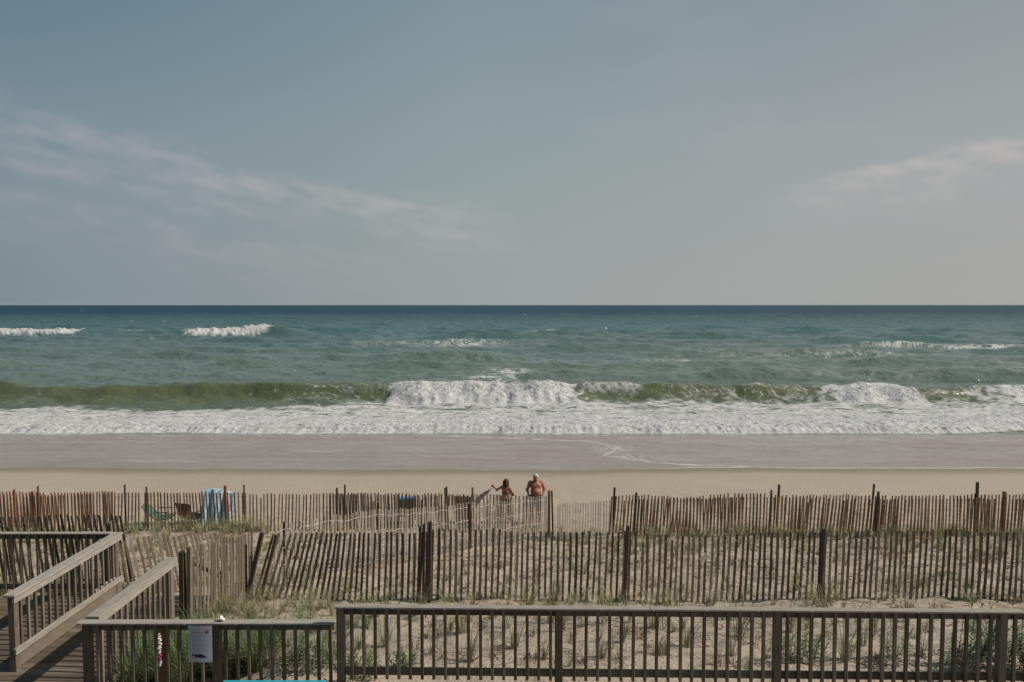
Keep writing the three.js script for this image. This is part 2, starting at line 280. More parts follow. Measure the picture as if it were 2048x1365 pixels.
  if (inBore > 0) {
    const u = d - front, bil = 1 - Math.abs(noise(x / .85, d / .6)) * 2.3, b2 = 1 - Math.abs(noise(x / .36 + 8, d / .3)) * 2.3, big = noise(x / 4, d / 1.8);
    const body = .06 + .26 * Math.exp(-(((u - 2.2) / 1.9) ** 2)) + .10 * big + .12 * bell(u, 6, 2);
    y += inBore * (body * sstep(-.1, 1.1, u) + (bil * .045 + b2 * .04 + noise(x / .16, d / .14) * .022) * (.35 + .65 * (1 - sstep(3, 9, u))) * sstep(0, .8, u));
    const thin = sstep(2.5, 10, u), holes = sstep(.2, .42, noise(x / 1.5 + noise(x, d) * .4, d / .42)) * (.3 + .75 * thin) + sstep(.12, .4, noise(x / .45, d / .2)) * (.25 + .35 * thin) + sstep(.1, .5, fbm(x / 4.5 + 20, d / 1.1, 3)) * .5 * thin;
    foam = Math.max(foam, inBore * clamp(1 - holes));
  }
  if (d > 45) tan = Math.max(tan, .75 * (1 - sstep(58, 63, d)) * .9);
  // swash: a film of water over the sand
  const edge = edgeOf(x), gb = groundBase(x, d);
  if (d < 47) {
    const filmY = gb + (d < edge ? -.05 * sstep(0, .25, edge - d) : .018 * sstep(0, .3, d - edge)) + .05 * sstep(39, 44.5, d) + sstep(36, 40, d) * noise(x / 1.6, d / .5) * .012;
    y = lerp(filmY, y, sstep(front - .35, front + .4, d));
    // lip of a later tongue of water that folds back on itself
    let q = 9; const wx = x + noise(x / .7, d / .7) * .25, wd = d + noise(x / .9 + 5, d / .8) * .35;
    for (let i = 1; i < LIP.length; i++) { const [ax, ad] = LIP[i - 1], [bx, bd] = LIP[i], ex = (bx - ax) * 2.2, ed = bd - ad, t = clamp(((wx - ax) * 2.2 * ex + (wd - ad) * ed) / (ex * ex + ed * ed)); q = Math.min(q, Math.hypot((wx - ax) * 2.2 - ex * t, wd - ad - ed * t)); }
    foam = Math.max(foam, sstep(.3, .06, q) * .8 * clamp(.75 + noise(x / .8, d / .5)));
    foam = Math.max(foam, .45 * net() * sstep(2.6, .3, q) * band(x, 4.5, 11, 1) * band(d, 36, 41, 1));
    foam = Math.max(foam, sstep(.13, .02, Math.abs(d - edge - .06)) * (band(x, 8, 60, 3) * .75 + .12));
    foam = Math.max(foam, sstep(.2, .02, Math.abs(d - 38.9 - .5 * noise(x / 2, 3))) * band(x, -12.6, -10, .8) * .6, sstep(.2, .02, Math.abs(d - 36 - .5 * noise(x / 2, 7))) * band(x, -21, -16.5, .8) * .45);
    foam = Math.max(foam, clamp((fbm(x / 2.2 + 4, d / .42, 3) - .12) * 1.2) * sstep(38, 43.5, d) * .8, clamp((fbm(x / 3.2 + 14, d / .8, 3) - .2) * 1.1) * .3 * sstep(5, 16, x) * sstep(35, 37, d));
  }
  out.y = y; out.foam = clamp(foam); out.tan = tan; return out;
}
{
  const rows = [];
  for (let d = 32.6; d < 44; d += .11) rows.push(d);
  for (let d = 44; d < 66; d += .068) rows.push(d);
  for (let y = EYE * 682 / 66; y > .4; y -= .33) rows.push(EYE * 682 / y);
  rows.push(17000);
  const us = []; for (let u = 0; u < .86; u += .0017) us.push(u); for (let u = .86, s = .0025; u < 3.2; u += s, s *= 1.08) us.push(u);
  const U = [...us.slice(1).reverse().map((v) => -v), ...us], nx = U.length, nd = rows.length, N = nx * nd;
  const pos = new Float32Array(N * 3), col = new Float32Array(N * 3), uv = new Float32Array(N * 2), uv1 = new Float32Array(N * 2), o = {};
  for (let j = 0; j < nd; j++) {
    const d = rows[j];
    for (let i = 0; i < nx; i++) {
      const x = U[i] * d, q = j * nx + i; seaAt(x, d, o);
      pos[q * 3] = x; pos[q * 3 + 1] = o.y; pos[q * 3 + 2] = -d; uv[q * 2] = x; uv[q * 2 + 1] = d; uv1[q * 2] = .02 + o.foam * .96; uv1[q * 2 + 1] = .02 + .96 * clamp(Math.log(d / 60) / Math.log(20));
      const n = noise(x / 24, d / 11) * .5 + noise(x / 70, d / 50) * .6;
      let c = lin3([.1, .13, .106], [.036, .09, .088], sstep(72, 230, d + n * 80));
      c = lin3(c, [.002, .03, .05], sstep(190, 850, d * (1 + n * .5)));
      c = lin3(c, [.082, .092, .047], o.tan);
      const film = 1 - sstep(44, 46, d); if (film > 0) c = lin3(c, lin3([.225, .178, .15], [.27, .235, .215], clamp(.5 + noise(x / 3.5, d / .9) * .7 + noise(x / 11, d / 2.6) * .6 + .25 * sstep(4, 14, x))), film);
      const wn = 1 + noise(x / .5, d / .4) * .08 + fbm(x / 2.6, d / .9, 3) * .16; c = lin3(c, [.43 * wn, .42 * wn, .412 * wn], o.foam);
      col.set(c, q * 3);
    }
  }
  const full = []; const rowIdx = (a, b) => { const t = new Uint32Array((b - a) * (nx - 1) * 6); let k = 0; for (let j = a; j < b; j++) for (let i = 0; i < nx - 1; i++) { const q = j * nx + i; t[k++] = q; t[k++] = q + 1; t[k++] = q + nx; t[k++] = q + 1; t[k++] = q + nx + 1; t[k++] = q + nx; } return t; };
  const g = new THREE.BufferGeometry(); g.setAttribute('position', new THREE.BufferAttribute(pos, 3)); g.setIndex(new THREE.BufferAttribute(rowIdx(0, nd - 1), 1)); g.computeVertexNormals(); const nor = g.attributes.normal.array;
  const ramp = dataTex(64, 64, (u, v) => { const r = lerp(lerp(.07, .52, sstep(.15, .8, v)), .9, sstep(.1, .6, u)); return [r, r, r]; }, false); ramp.wrapS = ramp.wrapT = THREE.ClampToEdgeWrapping; ramp.channel = 1;
  const ripple = dataTex(1024, 1024, (u, v) => { let n = .5, a = .34; for (const p of [9, 17, 33, 61, 127]) { n += a * tnoise(u * p, v * p * 2 + .3 * tnoise(u * p, v * p, p), p * 2); a *= .62; } return [n, n, n]; }, false);
  ripple.repeat.set(1 / 14, 1 / 14);
  const mat = new THREE.MeshPhysicalMaterial({ vertexColors: true, roughness: 1, roughnessMap: ramp, bumpMap: ripple, bumpScale: .28, ior: 1.333 });
  const matFace = mat.clone(); matFace.bumpScale = .14; matFace.roughnessMap = dataTex(64, 4, (u) => { const r = lerp(.3, .9, sstep(.1, .6, u)); return [r, r, r]; }, false); matFace.roughnessMap.channel = 1; matFace.roughnessMap.wrapS = matFace.roughnessMap.wrapT = THREE.ClampToEdgeWrapping;
  const filmBump = ripple.clone(); filmBump.repeat.set(1 / 9, 1 / 9); filmBump.needsUpdate = true;
  const matFilm = new THREE.MeshPhysicalMaterial({ vertexColors: true, roughness: 1, roughnessMap: dataTex(64, 4, (u) => { const r = lerp(.3, .9, sstep(.1, .6, u)); return [r, r, r]; }, false), bumpMap: filmBump, bumpScale: .09, ior: 1.333 });
  matFilm.roughnessMap.channel = 1; matFilm.roughnessMap.wrapS = matFilm.roughnessMap.wrapT = THREE.ClampToEdgeWrapping;
  const slice = (name, a, b, m) => {                                 // rows a..b of the field as a mesh of its own
    const s = (arr, w) => new THREE.BufferAttribute(arr.slice(a * nx * w, (b + 1) * nx * w), w), gg = new THREE.BufferGeometry();
    gg.setAttribute('position', s(pos, 3)); gg.setAttribute('normal', s(nor, 3)); gg.setAttribute('color', s(col, 3)); gg.setAttribute('uv', s(uv, 2)); gg.setAttribute('uv1', s(uv1, 2)); gg.setIndex(new THREE.BufferAttribute(rowIdx(0, b - a), 1)); return structure(name, gg, m);
  };
  const j1 = rows.findIndex((d) => d > 44.2), j2 = rows.findIndex((d) => d > 58.6), j3 = rows.findIndex((d) => d > 66);
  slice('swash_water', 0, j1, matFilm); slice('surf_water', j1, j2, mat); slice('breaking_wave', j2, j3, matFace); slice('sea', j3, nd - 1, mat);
}
{
  const r = rng(313), g = new THREE.IcosahedronGeometry(1, 0), list = [], o = {};
  const throwUp = (n, x0, x1, k) => { for (let i = 0; i < n; i++) { const x = lerp(x0, x1, r()), d = crestOf(x) - 1.6 + (r() + r() - 1) * 2.2, h = (r() ** 3) * k; seaAt(x, d, o); if (o.foam > .5) list.push([x + (r() - .5) * .3, o.y + h, d, .012 + r() * r() * .035]); } };
  throwUp(5200, -11.4, 8, .42); throwUp(2200, 26, 37, .4); throwUp(500, 36, 36.9, 1.0); throwUp(900, 40, 50, .3); throwUp(700, 6.5, 12, .4);
  for (let i = 0; i < 4000; i++) { const x = (r() * 2 - 1) * 40, d = 44.5 + r() * 3; seaAt(x, d, o); if (o.foam > .6) list.push([x, o.y + r() ** 2 * .12, d, .01 + r() * .022]); }
  const im = new THREE.InstancedMesh(g, plain(.45, .445, .44, .9), list.length); im.name = 'sea_spray'; im.userData = { kind: 'stuff', label: 'white spray and froth thrown up by the breaking waves', category: 'spray' }; im.castShadow = im.receiveShadow = true;
  list.forEach(([x, y, d, q], i) => im.setMatrixAt(i, new THREE.Matrix4().makeScale(q, q, q).setPosition(x, y, -d))); scene.add(im);
}
console.log('land and sea built');
// ---------------------------------------------------------------- railings and decks
const R1 = rng(21), pickOf = (list, r = R1) => list[Math.floor(r() * list.length)];
const nailGeo = new THREE.SphereGeometry(.006, 6, 4);
function railing(name, label, a, b, o) {                             // a, b: [x, d] of the run; o.top: cap top, o.floor: where posts start
  const dx = b[0] - a[0], dz = -(b[1] - a[1]), L = Math.hypot(dx, dz), t = thing(name, label, 'railing', [a[0], o.floor, -a[1]], Math.atan2(-dz, dx), o.group);
  const H = o.top - o.floor, r = rng(o.seed), P = (list) => pickOf(list, r), cw = o.capWidth ?? .095, ct = o.capThick ?? .025, oh = o.overhang ?? .05;
  let at = -oh; const end = L + (o.overhangEnd ?? oh), cuts = (o.joints ?? []).concat([end]);
  const caps = []; for (const c of cuts) { const cb = part('cap_board', cbox(c - at - .003, ct, cw, .004, r()), P(o.capMat ?? CAP), t, [(at + c) / 2, H - ct / 2 + (r() - .5) * .003, .02], [0, 0, (r() - .5) * .0012]); caps.push([at, c, cb]); at = c; }
  const bayEnds = [0, ...(o.posts ?? []).filter((p) => p > .1 && p < L - .1), L];
  for (let i = 1; i < bayEnds.length; i++) { const l = bayEnds[i] - bayEnds[i - 1] - (o.railZ ? -.08 / (bayEnds.length - 1) : .094), m = (bayEnds[i] + bayEnds[i - 1]) / 2;
    part('top_rail', cbox(l, .088, .036, .004, i), P(o.railMat ?? RAIL), t, [m, H - ct - .045, o.railZ ?? -.002]);
    if (o.bottom !== null) part('bottom_rail', cbox(l, .088, .036, .004, i + 7), P(o.bottomMat ?? o.railMat ?? RAIL), t, [m, o.bottom ?? .13, o.railZ ?? -.002]); }
  for (const p of o.posts) { const m = o.postMat ?? RAIL; part('post', cbox(.09, H - ct - .001 + (o.postDown ?? 0), .09, .006, Math.floor(r() * 3)), P(m), t, [p, (H - ct - .001) / 2 - (o.postDown ?? 0) / 2, 0]); }
  const n = Math.floor((L - .06) / .14), low = (o.bottom ?? .13) - (o.railZ ? .03 : .075);
  for (let i = 1; i <= n; i++) { const p = i * L / (n + 1) + (o.phase ?? 0); if (o.posts.some((q) => Math.abs(q - p) < .055)) continue; const h = H - ct - .002 - low; part('baluster', cbox(.036, h, .036, .003, i % 4), P(o.balMat ?? RAIL), t, [p + (r() - .5) * .006, low + h / 2, o.railZ ? .026 : .0365], [(r() - .5) * .006, (r() - .5) * .05, (r() - .5) * .008]); }
  for (let p = .02; p < L; p += .62) { const [a0, a1, cb] = caps.find(([, e]) => p < e) ?? caps[caps.length - 1]; part('nail_head', nailGeo, NAIL, cb, [p - (a0 + a1) / 2, 0, cw / 2]); }
  return t;
}
railing('deck_railing', 'long dark baluster railing with pale cap along the front deck', [-2.06, 8.02], [8.45, 7.84], { top: 4.90, floor: 3.97, posts: [0, 2.62, 5.22, 7.86, 10.5], bottom: .115, seed: 3, joints: [3.7, 8.1], postDown: .5, overhang: .06 });
const lowRail = railing('deck_railing', 'lower baluster railing that carries the paper notice and the shell', [-5.22, 8.117], [-2.115, 8.117], { top: 4.66, floor: 3.53, posts: [.045, 1.62], bottom: .16, seed: 5, joints: [2.35], postDown: .5, overhang: .05, overhangEnd: -.03, phase: .048, capWidth: .11 });
part('new_post', cbox(.082, 1.0, .06, .004), AMBER[0], lowRail, [.965, .55, .006]).userData.label = 'amber newer timber post';
railing('walkway_railing', 'short pale railing running seaward from the corner of the lower railing', [-5.2, 8.25], [-5.2, 10.2], { top: 4.655, floor: 3.53, posts: [1.9], bottom: .14, seed: 6, postDown: .4, overhang: .02, railMat: CAP, railZ: .0645, capWidth: .16, capThick: .036 });  // rails take the paler cap tone, so their sunlit sides are coloured in
const left = railing('walkway_railing', 'pale railing of the left platform with a board kerb beneath it', [-6.75, 8.98], [-6.75, 11.42], { top: 4.62, floor: 3.53, posts: [.045, 2.40], bottom: .3, seed: 8, postDown: .4, overhang: .06, bottomMat: CAP, railMat: CAP, railZ: .0645, capWidth: .16, capThick: .036 });
part('kerb_board', cbox(2.36, .19, .038, .004), RAIL[1], left, [1.22, .13, .012]);
for (const [p, h] of [[1.78, .12], [1.92, .1], [2.05, .13], [2.18, .11], [2.28, .09]]) part('cleat', cbox(.05, h, .035, .004), CAP[0], left, [p, .335, .05], [0, 0, .04]);
railing('platform_railing', 'dark railing across the seaward end of the left platform', [-11.9, 11.47], [-6.83, 11.47], { top: 4.62, floor: 3.53, posts: [.05, 2.6, 5.0], bottom: .14, seed: 9, postDown: .4, overhangEnd: 0 });

const walk = new THREE.Group(); walk.name = 'boardwalk'; walk.userData = { kind: 'structure' }; walk.position.set(-8, 3.53, -8.2); scene.add(walk);
for (let d = 4.2, i = 0; d < 11.45; d += .148, i++) { const wide = d < 8.12, x0 = -12 , x1 = wide ? -2.14 : -5.12, w = x1 - x0; part('plank', cbox(w, .036, .139, .005, i % 5), pickOf(DECK), walk, [(x0 + x1) / 2 + 8 + (R1() - .5) * .02, -.018 + (R1() - .5) * .004, 8.2 - d - .07], [(R1() - .5) * .01, (R1() - .5) * .002, 0]); }
for (const x of [-11.5, -9.6, -8.2, -6.75, -5.3]) part('joist', cbox(.04, .18, 7.2, .004), RAIL[0], walk, [x + 8, -.13, 8.2 - 7.85]);
part('rim_board', cbox(6.9, .2, .038, .004), RAIL[2], walk, [-8.55 + 8, -.14, 8.2 - 11.5]);
const deck = new THREE.Group(); deck.name = 'front_deck'; deck.userData = { kind: 'structure' }; deck.position.set(3, 3.97, -6); scene.add(deck);
for (let d = 4.0, i = 0; d < 7.9; d += .147, i++) part('plank', cbox(10.7, .036, .139, .005, i % 5), pickOf(CAP), deck, [.25, -.018 + (R1() - .5) * .004, 6 - d - .03], [0, (R1() - .5) * .001, 0]);
part('rim_board', cbox(10.7, .2, .038, .004), RAIL[2], deck, [.25, -.14, 6 - 7.86]); part('rim_board', cbox(.038, .4, 3.9, .004), RAIL[2], deck, [-5.12, -.24, 6 - 5.9]);

// the house whose balcony the view is taken from, unseen, added to dim sky light on the timber fronts
{
  const t = thing('unseen_house', 'unseen grey shingled beach house with the balcony the view is seen from', 'house', [0, 3.0, 2.2]), shingle = wood(.15, .135, .12), white = plain(.5, .5, .48, .6), glass = new THREE.MeshPhysicalMaterial({ color: new THREE.Color().setRGB(.02, .025, .03), roughness: .08 });
  part('wall', cbox(15, 7.6, .25, .02), shingle, t, [0, 3.8, .13]); part('side_wall', cbox(.25, 7.6, 9, .02), shingle, t, [-7.37, 3.8, 4.76]); part('side_wall', cbox(.25, 7.6, 9, .02), shingle, t, [7.37, 3.8, 4.76]);
  part('roof', cbox(15.8, .2, 6, .02), RAIL[2], t, [0, 9.2, 2.0], [-.55, 0, 0]); part('roof', cbox(15.8, .2, 6, .02), RAIL[2], t, [0, 9.2, 7.1], [.55, 0, 0]);
  for (const [x, y, w, h] of [[-4.6, 5.4, 1.6, 1.4], [4.6, 5.4, 1.6, 1.4], [-4.6, 2.3, 1.6, 1.5], [4.6, 2.3, 1.6, 1.5]]) { const f = part('window', cbox(w, h, .1, .01), white, t, [x, y, -.02]); part('pane', cbox(w - .16, h - .16, .02, .002), glass, f, [0, 0, -.05]); }
  for (const y of [4.95, 1.95]) { const d = part('door', cbox(2.2, 2.05, .1, .01), white, t, [0, y, -.02]); for (const s of [-1, 1]) part('pane', cbox(.94, 1.85, .02, .002), glass, d, [s * .53, 0, -.05]); }
  part('balcony_floor', cbox(7, .2, 2.6, .01), DECK[1], t, [0, 3.78, -1.35]); for (const x of [-3.3, 3.3]) part('balcony_post', cbox(.14, 3.7, .14, .01), RAIL[0], t, [x, 1.84, -2.5]);
  part('balcony_rail', cbox(7, .05, .1, .006), CAP[0], t, [0, 4.86, -2.55]); for (let i = 0; i < 48; i++) part('baluster', cbox(.036, .96, .036, .003), RAIL[i % 3], t, [-3.4 + i * .1447, 4.36, -2.55]);
}
// ---------------------------------------------------------------- slat fences
const slatGeo = {};
function slatOf(h, v) {                                              // riven lath: slightly bowed, one of six
  const key = `${h}_${v}`; if (slatGeo[key]) return slatGeo[key];
  const r = rng(v * 31 + 5), g = new THREE.BoxGeometry(.042, h, .012, 1, 3, 1), p = g.attributes.position, bow = (r() - .5) * .018, tw = (r() - .5) * .02, wid = .88 + r() * .3, cut = (r() - .5) * .02;
  for (let i = 0; i < p.count; i++) { const y = p.getY(i) / h + .5; p.setXYZ(i, p.getX(i) * wid * (1 - .08 * y) + bow * Math.sin(y * Math.PI) + tw * y * y, p.getY(i) + h / 2 + (y > .95 ? p.getX(i) * cut * 20 : 0), p.getZ(i) + bow * .5 * Math.sin(y * 3)); }
  g.computeVertexNormals(); const uv = g.attributes.uv; for (let i = 0; i < uv.count; i++) uv.setXY(i, p.getY(i) * .9 + v * .37, p.getX(i) * 3 + p.getZ(i) * 4 + v * .21);
  return slatGeo[key] = g;
}
function fence(label, pts, o) {
  const r = rng(o.seed), V = pts.map(([x, d]) => new THREE.Vector3(x, 0, -d)), curve = new THREE.CatmullRomCurve3(V, false, 'catmullrom', o.tension ?? .5), L = curve.getLength();
  const root = [pts[0][0], ground(...pts[0]), -pts[0][1]], t = thing('slat_fence', label, 'fence', root, 0, o.group), n = Math.floor(L / (o.spacing ?? .1025)), H = o.height ?? 1.22;
  const rows = (o.wires ?? [.1, .36, .62, .9]).map(() => []), posts = o.posts ?? [];
  for (let i = 0; i <= n; i++) {
    if (i > 2 && i < n - 2 && r() < .012) continue;
    const s = (i + (r() - .5) * .08) / n, c = curve.getPointAt(clamp(s)), T = curve.getTangentAt(clamp(s)), x = c.x, d = -c.z, yaw = Math.atan2(-T.z, T.x);
    const lean = (o.lean ? o.lean(s) : 0) + noise(i * .13, o.seed) * .045 + (r() - .5) * .016, out = (o.out ? o.out(s) : 0) + noise(i * .11, o.seed + 9) * .05;
    const v = Math.floor(r() * 6), h = H, y = groundBase(x, d) - .05 + (o.lift ? o.lift(s) : 0) + noise(i * .21, o.seed + 3) * (o.sag ?? .05) + (r() - .5) * .025 - (r() < .03 ? .1 + r() * .15 : 0);
    const m = new THREE.Mesh(slatOf(h, v), pickOf(o.mats(s, r), r)); m.name = 'slat'; m.castShadow = m.receiveShadow = true; m.position.set(x - root[0], y - root[1], c.z - root[2]); m.rotation.order = 'YXZ'; m.rotation.set(out, yaw + (r() - .5) * .25, -lean); t.add(m);
    m.updateMatrix(); (o.wires ?? [.1, .36, .62, .9]).forEach((f, k) => rows[k].push(new THREE.Vector3((i % 2 ? .0 : 0), h * f, i % 2 ? .009 : -.009).applyMatrix4(m.matrix)));
  }
  for (const row of rows) { const g = new THREE.TubeGeometry(new THREE.CatmullRomCurve3(row), row.length * 2, o.wireRadius ?? .003, 4); part('wire', g, o.wireMat ?? WIRE, t); }
  for (const [x, d, h, w, lean, mat, round] of posts) { const g = round ? new THREE.CylinderGeometry(w * .45, w * .5, h + .3, 10) : cbox(w, h + .3, w, .006, Math.floor(r() * 3)); const m = part('post', g, mat ?? pickOf(STAKE, r), t); m.rotation.z = -(lean ?? 0); const y = groundBase(x, d) - .3, c = new THREE.Vector3(0, (h + .3) / 2, 0).applyEuler(m.rotation); m.position.set(x - root[0] + c.x, y + c.y - root[1], -d - root[2] + c.z); }
  return t;
}
const one = (list) => () => list;
// middle row, dark, from the leaning stakes to beyond the right edge
fence('dark weathered slat fence across the middle, just beyond the long deck railing', [[-4.45, 11.45], [-3.7, 11.55], [-2.6, 11.5], [-1.45, 11.42], [.4, 11.55], [1.86, 11.5], [3.6, 11.62], [5.2, 11.55], [7.2, 11.6], [8.85, 11.5], [10.2, 11.6]], { seed: 41, height: 1.24, lean: (s) => lerp(.30, .03, sstep(.0, .17, s)), mats: one(OLD), lift: (s) => .05 * bell(s, .43, .06) + .05 * bell(s, .26, .04),
  posts: [[-4.62, 11.42, 1.25, .07, .24, STAKE[0]], [-4.42, 11.5, 1.2, .05, .26, STAKE[1]], [-1.52, 11.36, 1.34, .042, .02], [-1.42, 11.36, 1.38, .068, .02], [-1.62, 11.36, 1.3, .036, .04], [1.92, 11.43, 1.36, .052, .03], [5.28, 11.48, 1.26, .06, .03], [8.92, 11.44, 1.3, .10, .0]] });
// the pieces by the walkway
fence('grey sunlit slat fence between the walkway corner posts and the leaning stakes', [[-5.08, 10.4], [-4.95, 10.75], [-4.72, 11.2], [-4.55, 11.45]].map(([x, d], i) => [[-5.05, 10.3], [-4.85, 10.62], [-4.72, 10.95], [-4.5, 11.55]][i]), { seed: 42, spacing: .062, mats: one(OLD), lean: () => .03, sag: .06, posts: [[-5.08, 10.27, 1.26, .07, .01, STAKE[0]], [-4.98, 10.28, 1.22, .065, .02, OLD[2]]] });
fence('grey slat fence sagging over the sand behind the short walkway railing', [[-6.72, 11.62], [-6.35, 12.0], [-5.95, 12.5], [-5.55, 13.1]], { seed: 43, spacing: .1, mats: one(OLD), lean: () => -.14, out: () => -.12, height: 1.2, sag: .1, lift: (s) => -.06 - .05 * s });
fence('dark slat fence leaning left behind the platform railing', [[-12.4, 12.3], [-10, 12.25], [-8.4, 12.3], [-6.95, 12.2]], { seed: 44, mats: one(OLD), lean: () => -.13, lift: () => .2, height: 1.24, posts: [[-9.1, 12.3, 1.2, .06, -.1], [-7.2, 12.25, 1.25, .07, -.1, OLD[2]]] });
// pale fence slanting out to the beach
fence('pale grey slat fence slanting out across the dune towards the two people', [[-4.4, 12.45], [-3.4, 14.0], [-2.4, 15.5], [-1.5, 16.7], [-.3, 18.2], [.5, 19.2], [1.05, 20.0]], { seed: 45, mats: one(PALE_LIT), lean: (s) => .02 + .04 * Math.sin(s * 9), height: 1.24, sag: .09, wireRadius: .004, lift: (s) => .06 * sstep(.5, .8, s), wireMat: plain(.62, .6, .56, .5),
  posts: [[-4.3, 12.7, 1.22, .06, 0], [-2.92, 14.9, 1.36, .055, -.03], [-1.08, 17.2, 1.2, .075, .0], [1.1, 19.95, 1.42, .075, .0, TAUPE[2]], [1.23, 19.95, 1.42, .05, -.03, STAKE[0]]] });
fence('pale slat fence facing the sun right of the two stakes by the man', [[1.3, 19.2], [1.9, 19.75], [2.5, 20.25], [3.05, 20.6]], { seed: 46, mats: one(PALE_LIT), lean: () => .02, spacing: .105, sag: .04, lift: () => -.08, posts: [[2.95, 20.45, 1.2, .035, .06, STAKE[0]]] });
// far rows at the foot of the dune
const L1 = [[-19, 21], [-15.5, 20.95], [-12, 21.05], [-8.6, 20.95], [-5.3, 21.1], [-2.2, 20.9], [-.3, 21.2]];
fence('reddish slat fence along the beach on the left, in front of the chairs', L1, { seed: 47, mats: (s) => s < .55 ? CEDAR : s < .72 ? [...CEDAR.slice(1), ...TAUPE] : TAUPE, lean: (s) => .05 * Math.sin(s * 22), spacing: .107, sag: .04, posts: [[-15.45, 20.9, 1.34, .05, 0, CEDAR[2]], [-14.75, 20.95, 1.46, .045, 0, STAKE[1]], [-12.05, 20.95, 1.44, .045, 0, STAKE[0]], [-11.35, 20.9, 1.38, .045, 0, STAKE[0]], [-8.87, 20.9, 1.40, .07, -.02, CEDAR[2]], [-8.32, 20.9, 1.44, .045, .0, STAKE[1]], [-5.45, 20.95, 1.36, .06, 0, STAKE[1]], [-5.2, 20.95, 1.46, .05, 0, STAKE[1]], [-2.08, 20.9, 1.36, .05, .0, TAUPE[2]], [-1.98, 20.9, 1.4, .05, -.03, STAKE[1]], [-1.23, 20.95, 1.4, .06, 0, TAUPE[2]]] });
fence('second reddish slat row close behind the fence at the far left', [[-19, 21.6], [-15.5, 21.45], [-13.9, 21.5], [-12.7, 21.35]], { seed: 48, mats: one(CEDAR), spacing: .107, posts: [[-15.3, 21.5, 1.2, .1, 0, CEDAR[1]]] });
fence('second brown slat row behind the pale slanting fence near the blue chair', [[-6.1, 21.75], [-4.2, 21.5], [-2.4, 21.35], [-.2, 21.6], [.9, 21.5]], { seed: 49, mats: one(TAUPE), spacing: .112, lift: () => -.1 });
const RB = tones([[.225, .12, .064], [.25, .142, .08], [.19, .10, .055], [.27, .165, .098]]);
fence('brown slat fence along the beach on the right, nearer row', [[3.3, 20.1], [6, 20.0], [8.2, 20.15], [11, 20.0], [14.2, 20.05], [17.8, 20]], { seed: 50, mats: one(RB), spacing: .108, lean: (s) => .05 + .03 * Math.sin(s * 16), sag: .06, lift: (s) => -.03 + .05 * bell(s, .33, .1), posts: [[3.62, 20.02, 1.36, .06, .05, STAKE[0]], [7.66, 20.05, 1.4, .05, .04, STAKE[1]], [10.78, 19.95, 1.38, .06, .05, STAKE[0]], [14.62, 19.98, 1.36, .08, 0, RB[2]]] });
fence('brown slat fence along the beach on the right, row nearer the sea', [[3.0, 20.75], [6, 20.85], [8.2, 20.7], [11, 20.9], [14.2, 20.75], [18.6, 20.9]], { seed: 51, mats: one(RB), spacing: .105, lean: (s) => .04 + .05 * Math.sin(s * 13 + 2), sag: .07, lift: (s) => .02 - .12 * bell(s, .14, .06), posts: [[3.08, 20.66, 1.46, .06, .04, STAKE[0]], [8.15, 20.72, 1.5, .06, .04, STAKE[1]], [11.1, 20.85, 1.56, .05, .06, STAKE[0]], [14.32, 20.72, 1.58, .07, 0, STAKE[1]]] });

// ---------------------------------------------------------------- timber bits in the sand
{
  const t = thing('timber_brace', 'amber timber post and slanting rail behind the grey fence by the walkway', 'timber', G(-5.0, 11.3)); const M = AMBER[0];
  part('post', cbox(.07, .75, .05, .004), M, t, [.1, .2, 0]); part('rail', cbox(.62, .06, .045, .004), M, t, [-.17, .62, .02], [0, 0, -.5]);
  const b = thing('plank', 'short reddish plank lying at the foot of the right beach fence', 'plank', G(12.0, 19.3, .03)); part('board', cbox(.85, .1, .03, .004), wood(.2, .1, .052), b, [0, .02, 0], [-.9, .05, .02]);
  const w = plain(.78, .78, .76, .7), s = new THREE.PlaneGeometry(.09, .16, 6, 8), p = s.attributes.position; for (let i = 0; i < p.count; i++) p.setXYZ(i, p.getX(i) * (1 - (p.getY(i) + .08) * 3), p.getY(i), .02 * Math.sin(p.getX(i) * 40) + .02 * Math.sin(p.getY(i) * 30)); s.computeVertexNormals();
  const sc = part('paper_scrap', mergeGeometries([s, s.clone().translate(0, 0, -.002)]), w, scene, [3.3, 4.17, -11.5], [.2, .3, -.4]); sc.userData = { label: 'white paper scrap caught on the dark middle fence', category: 'paper' };
}

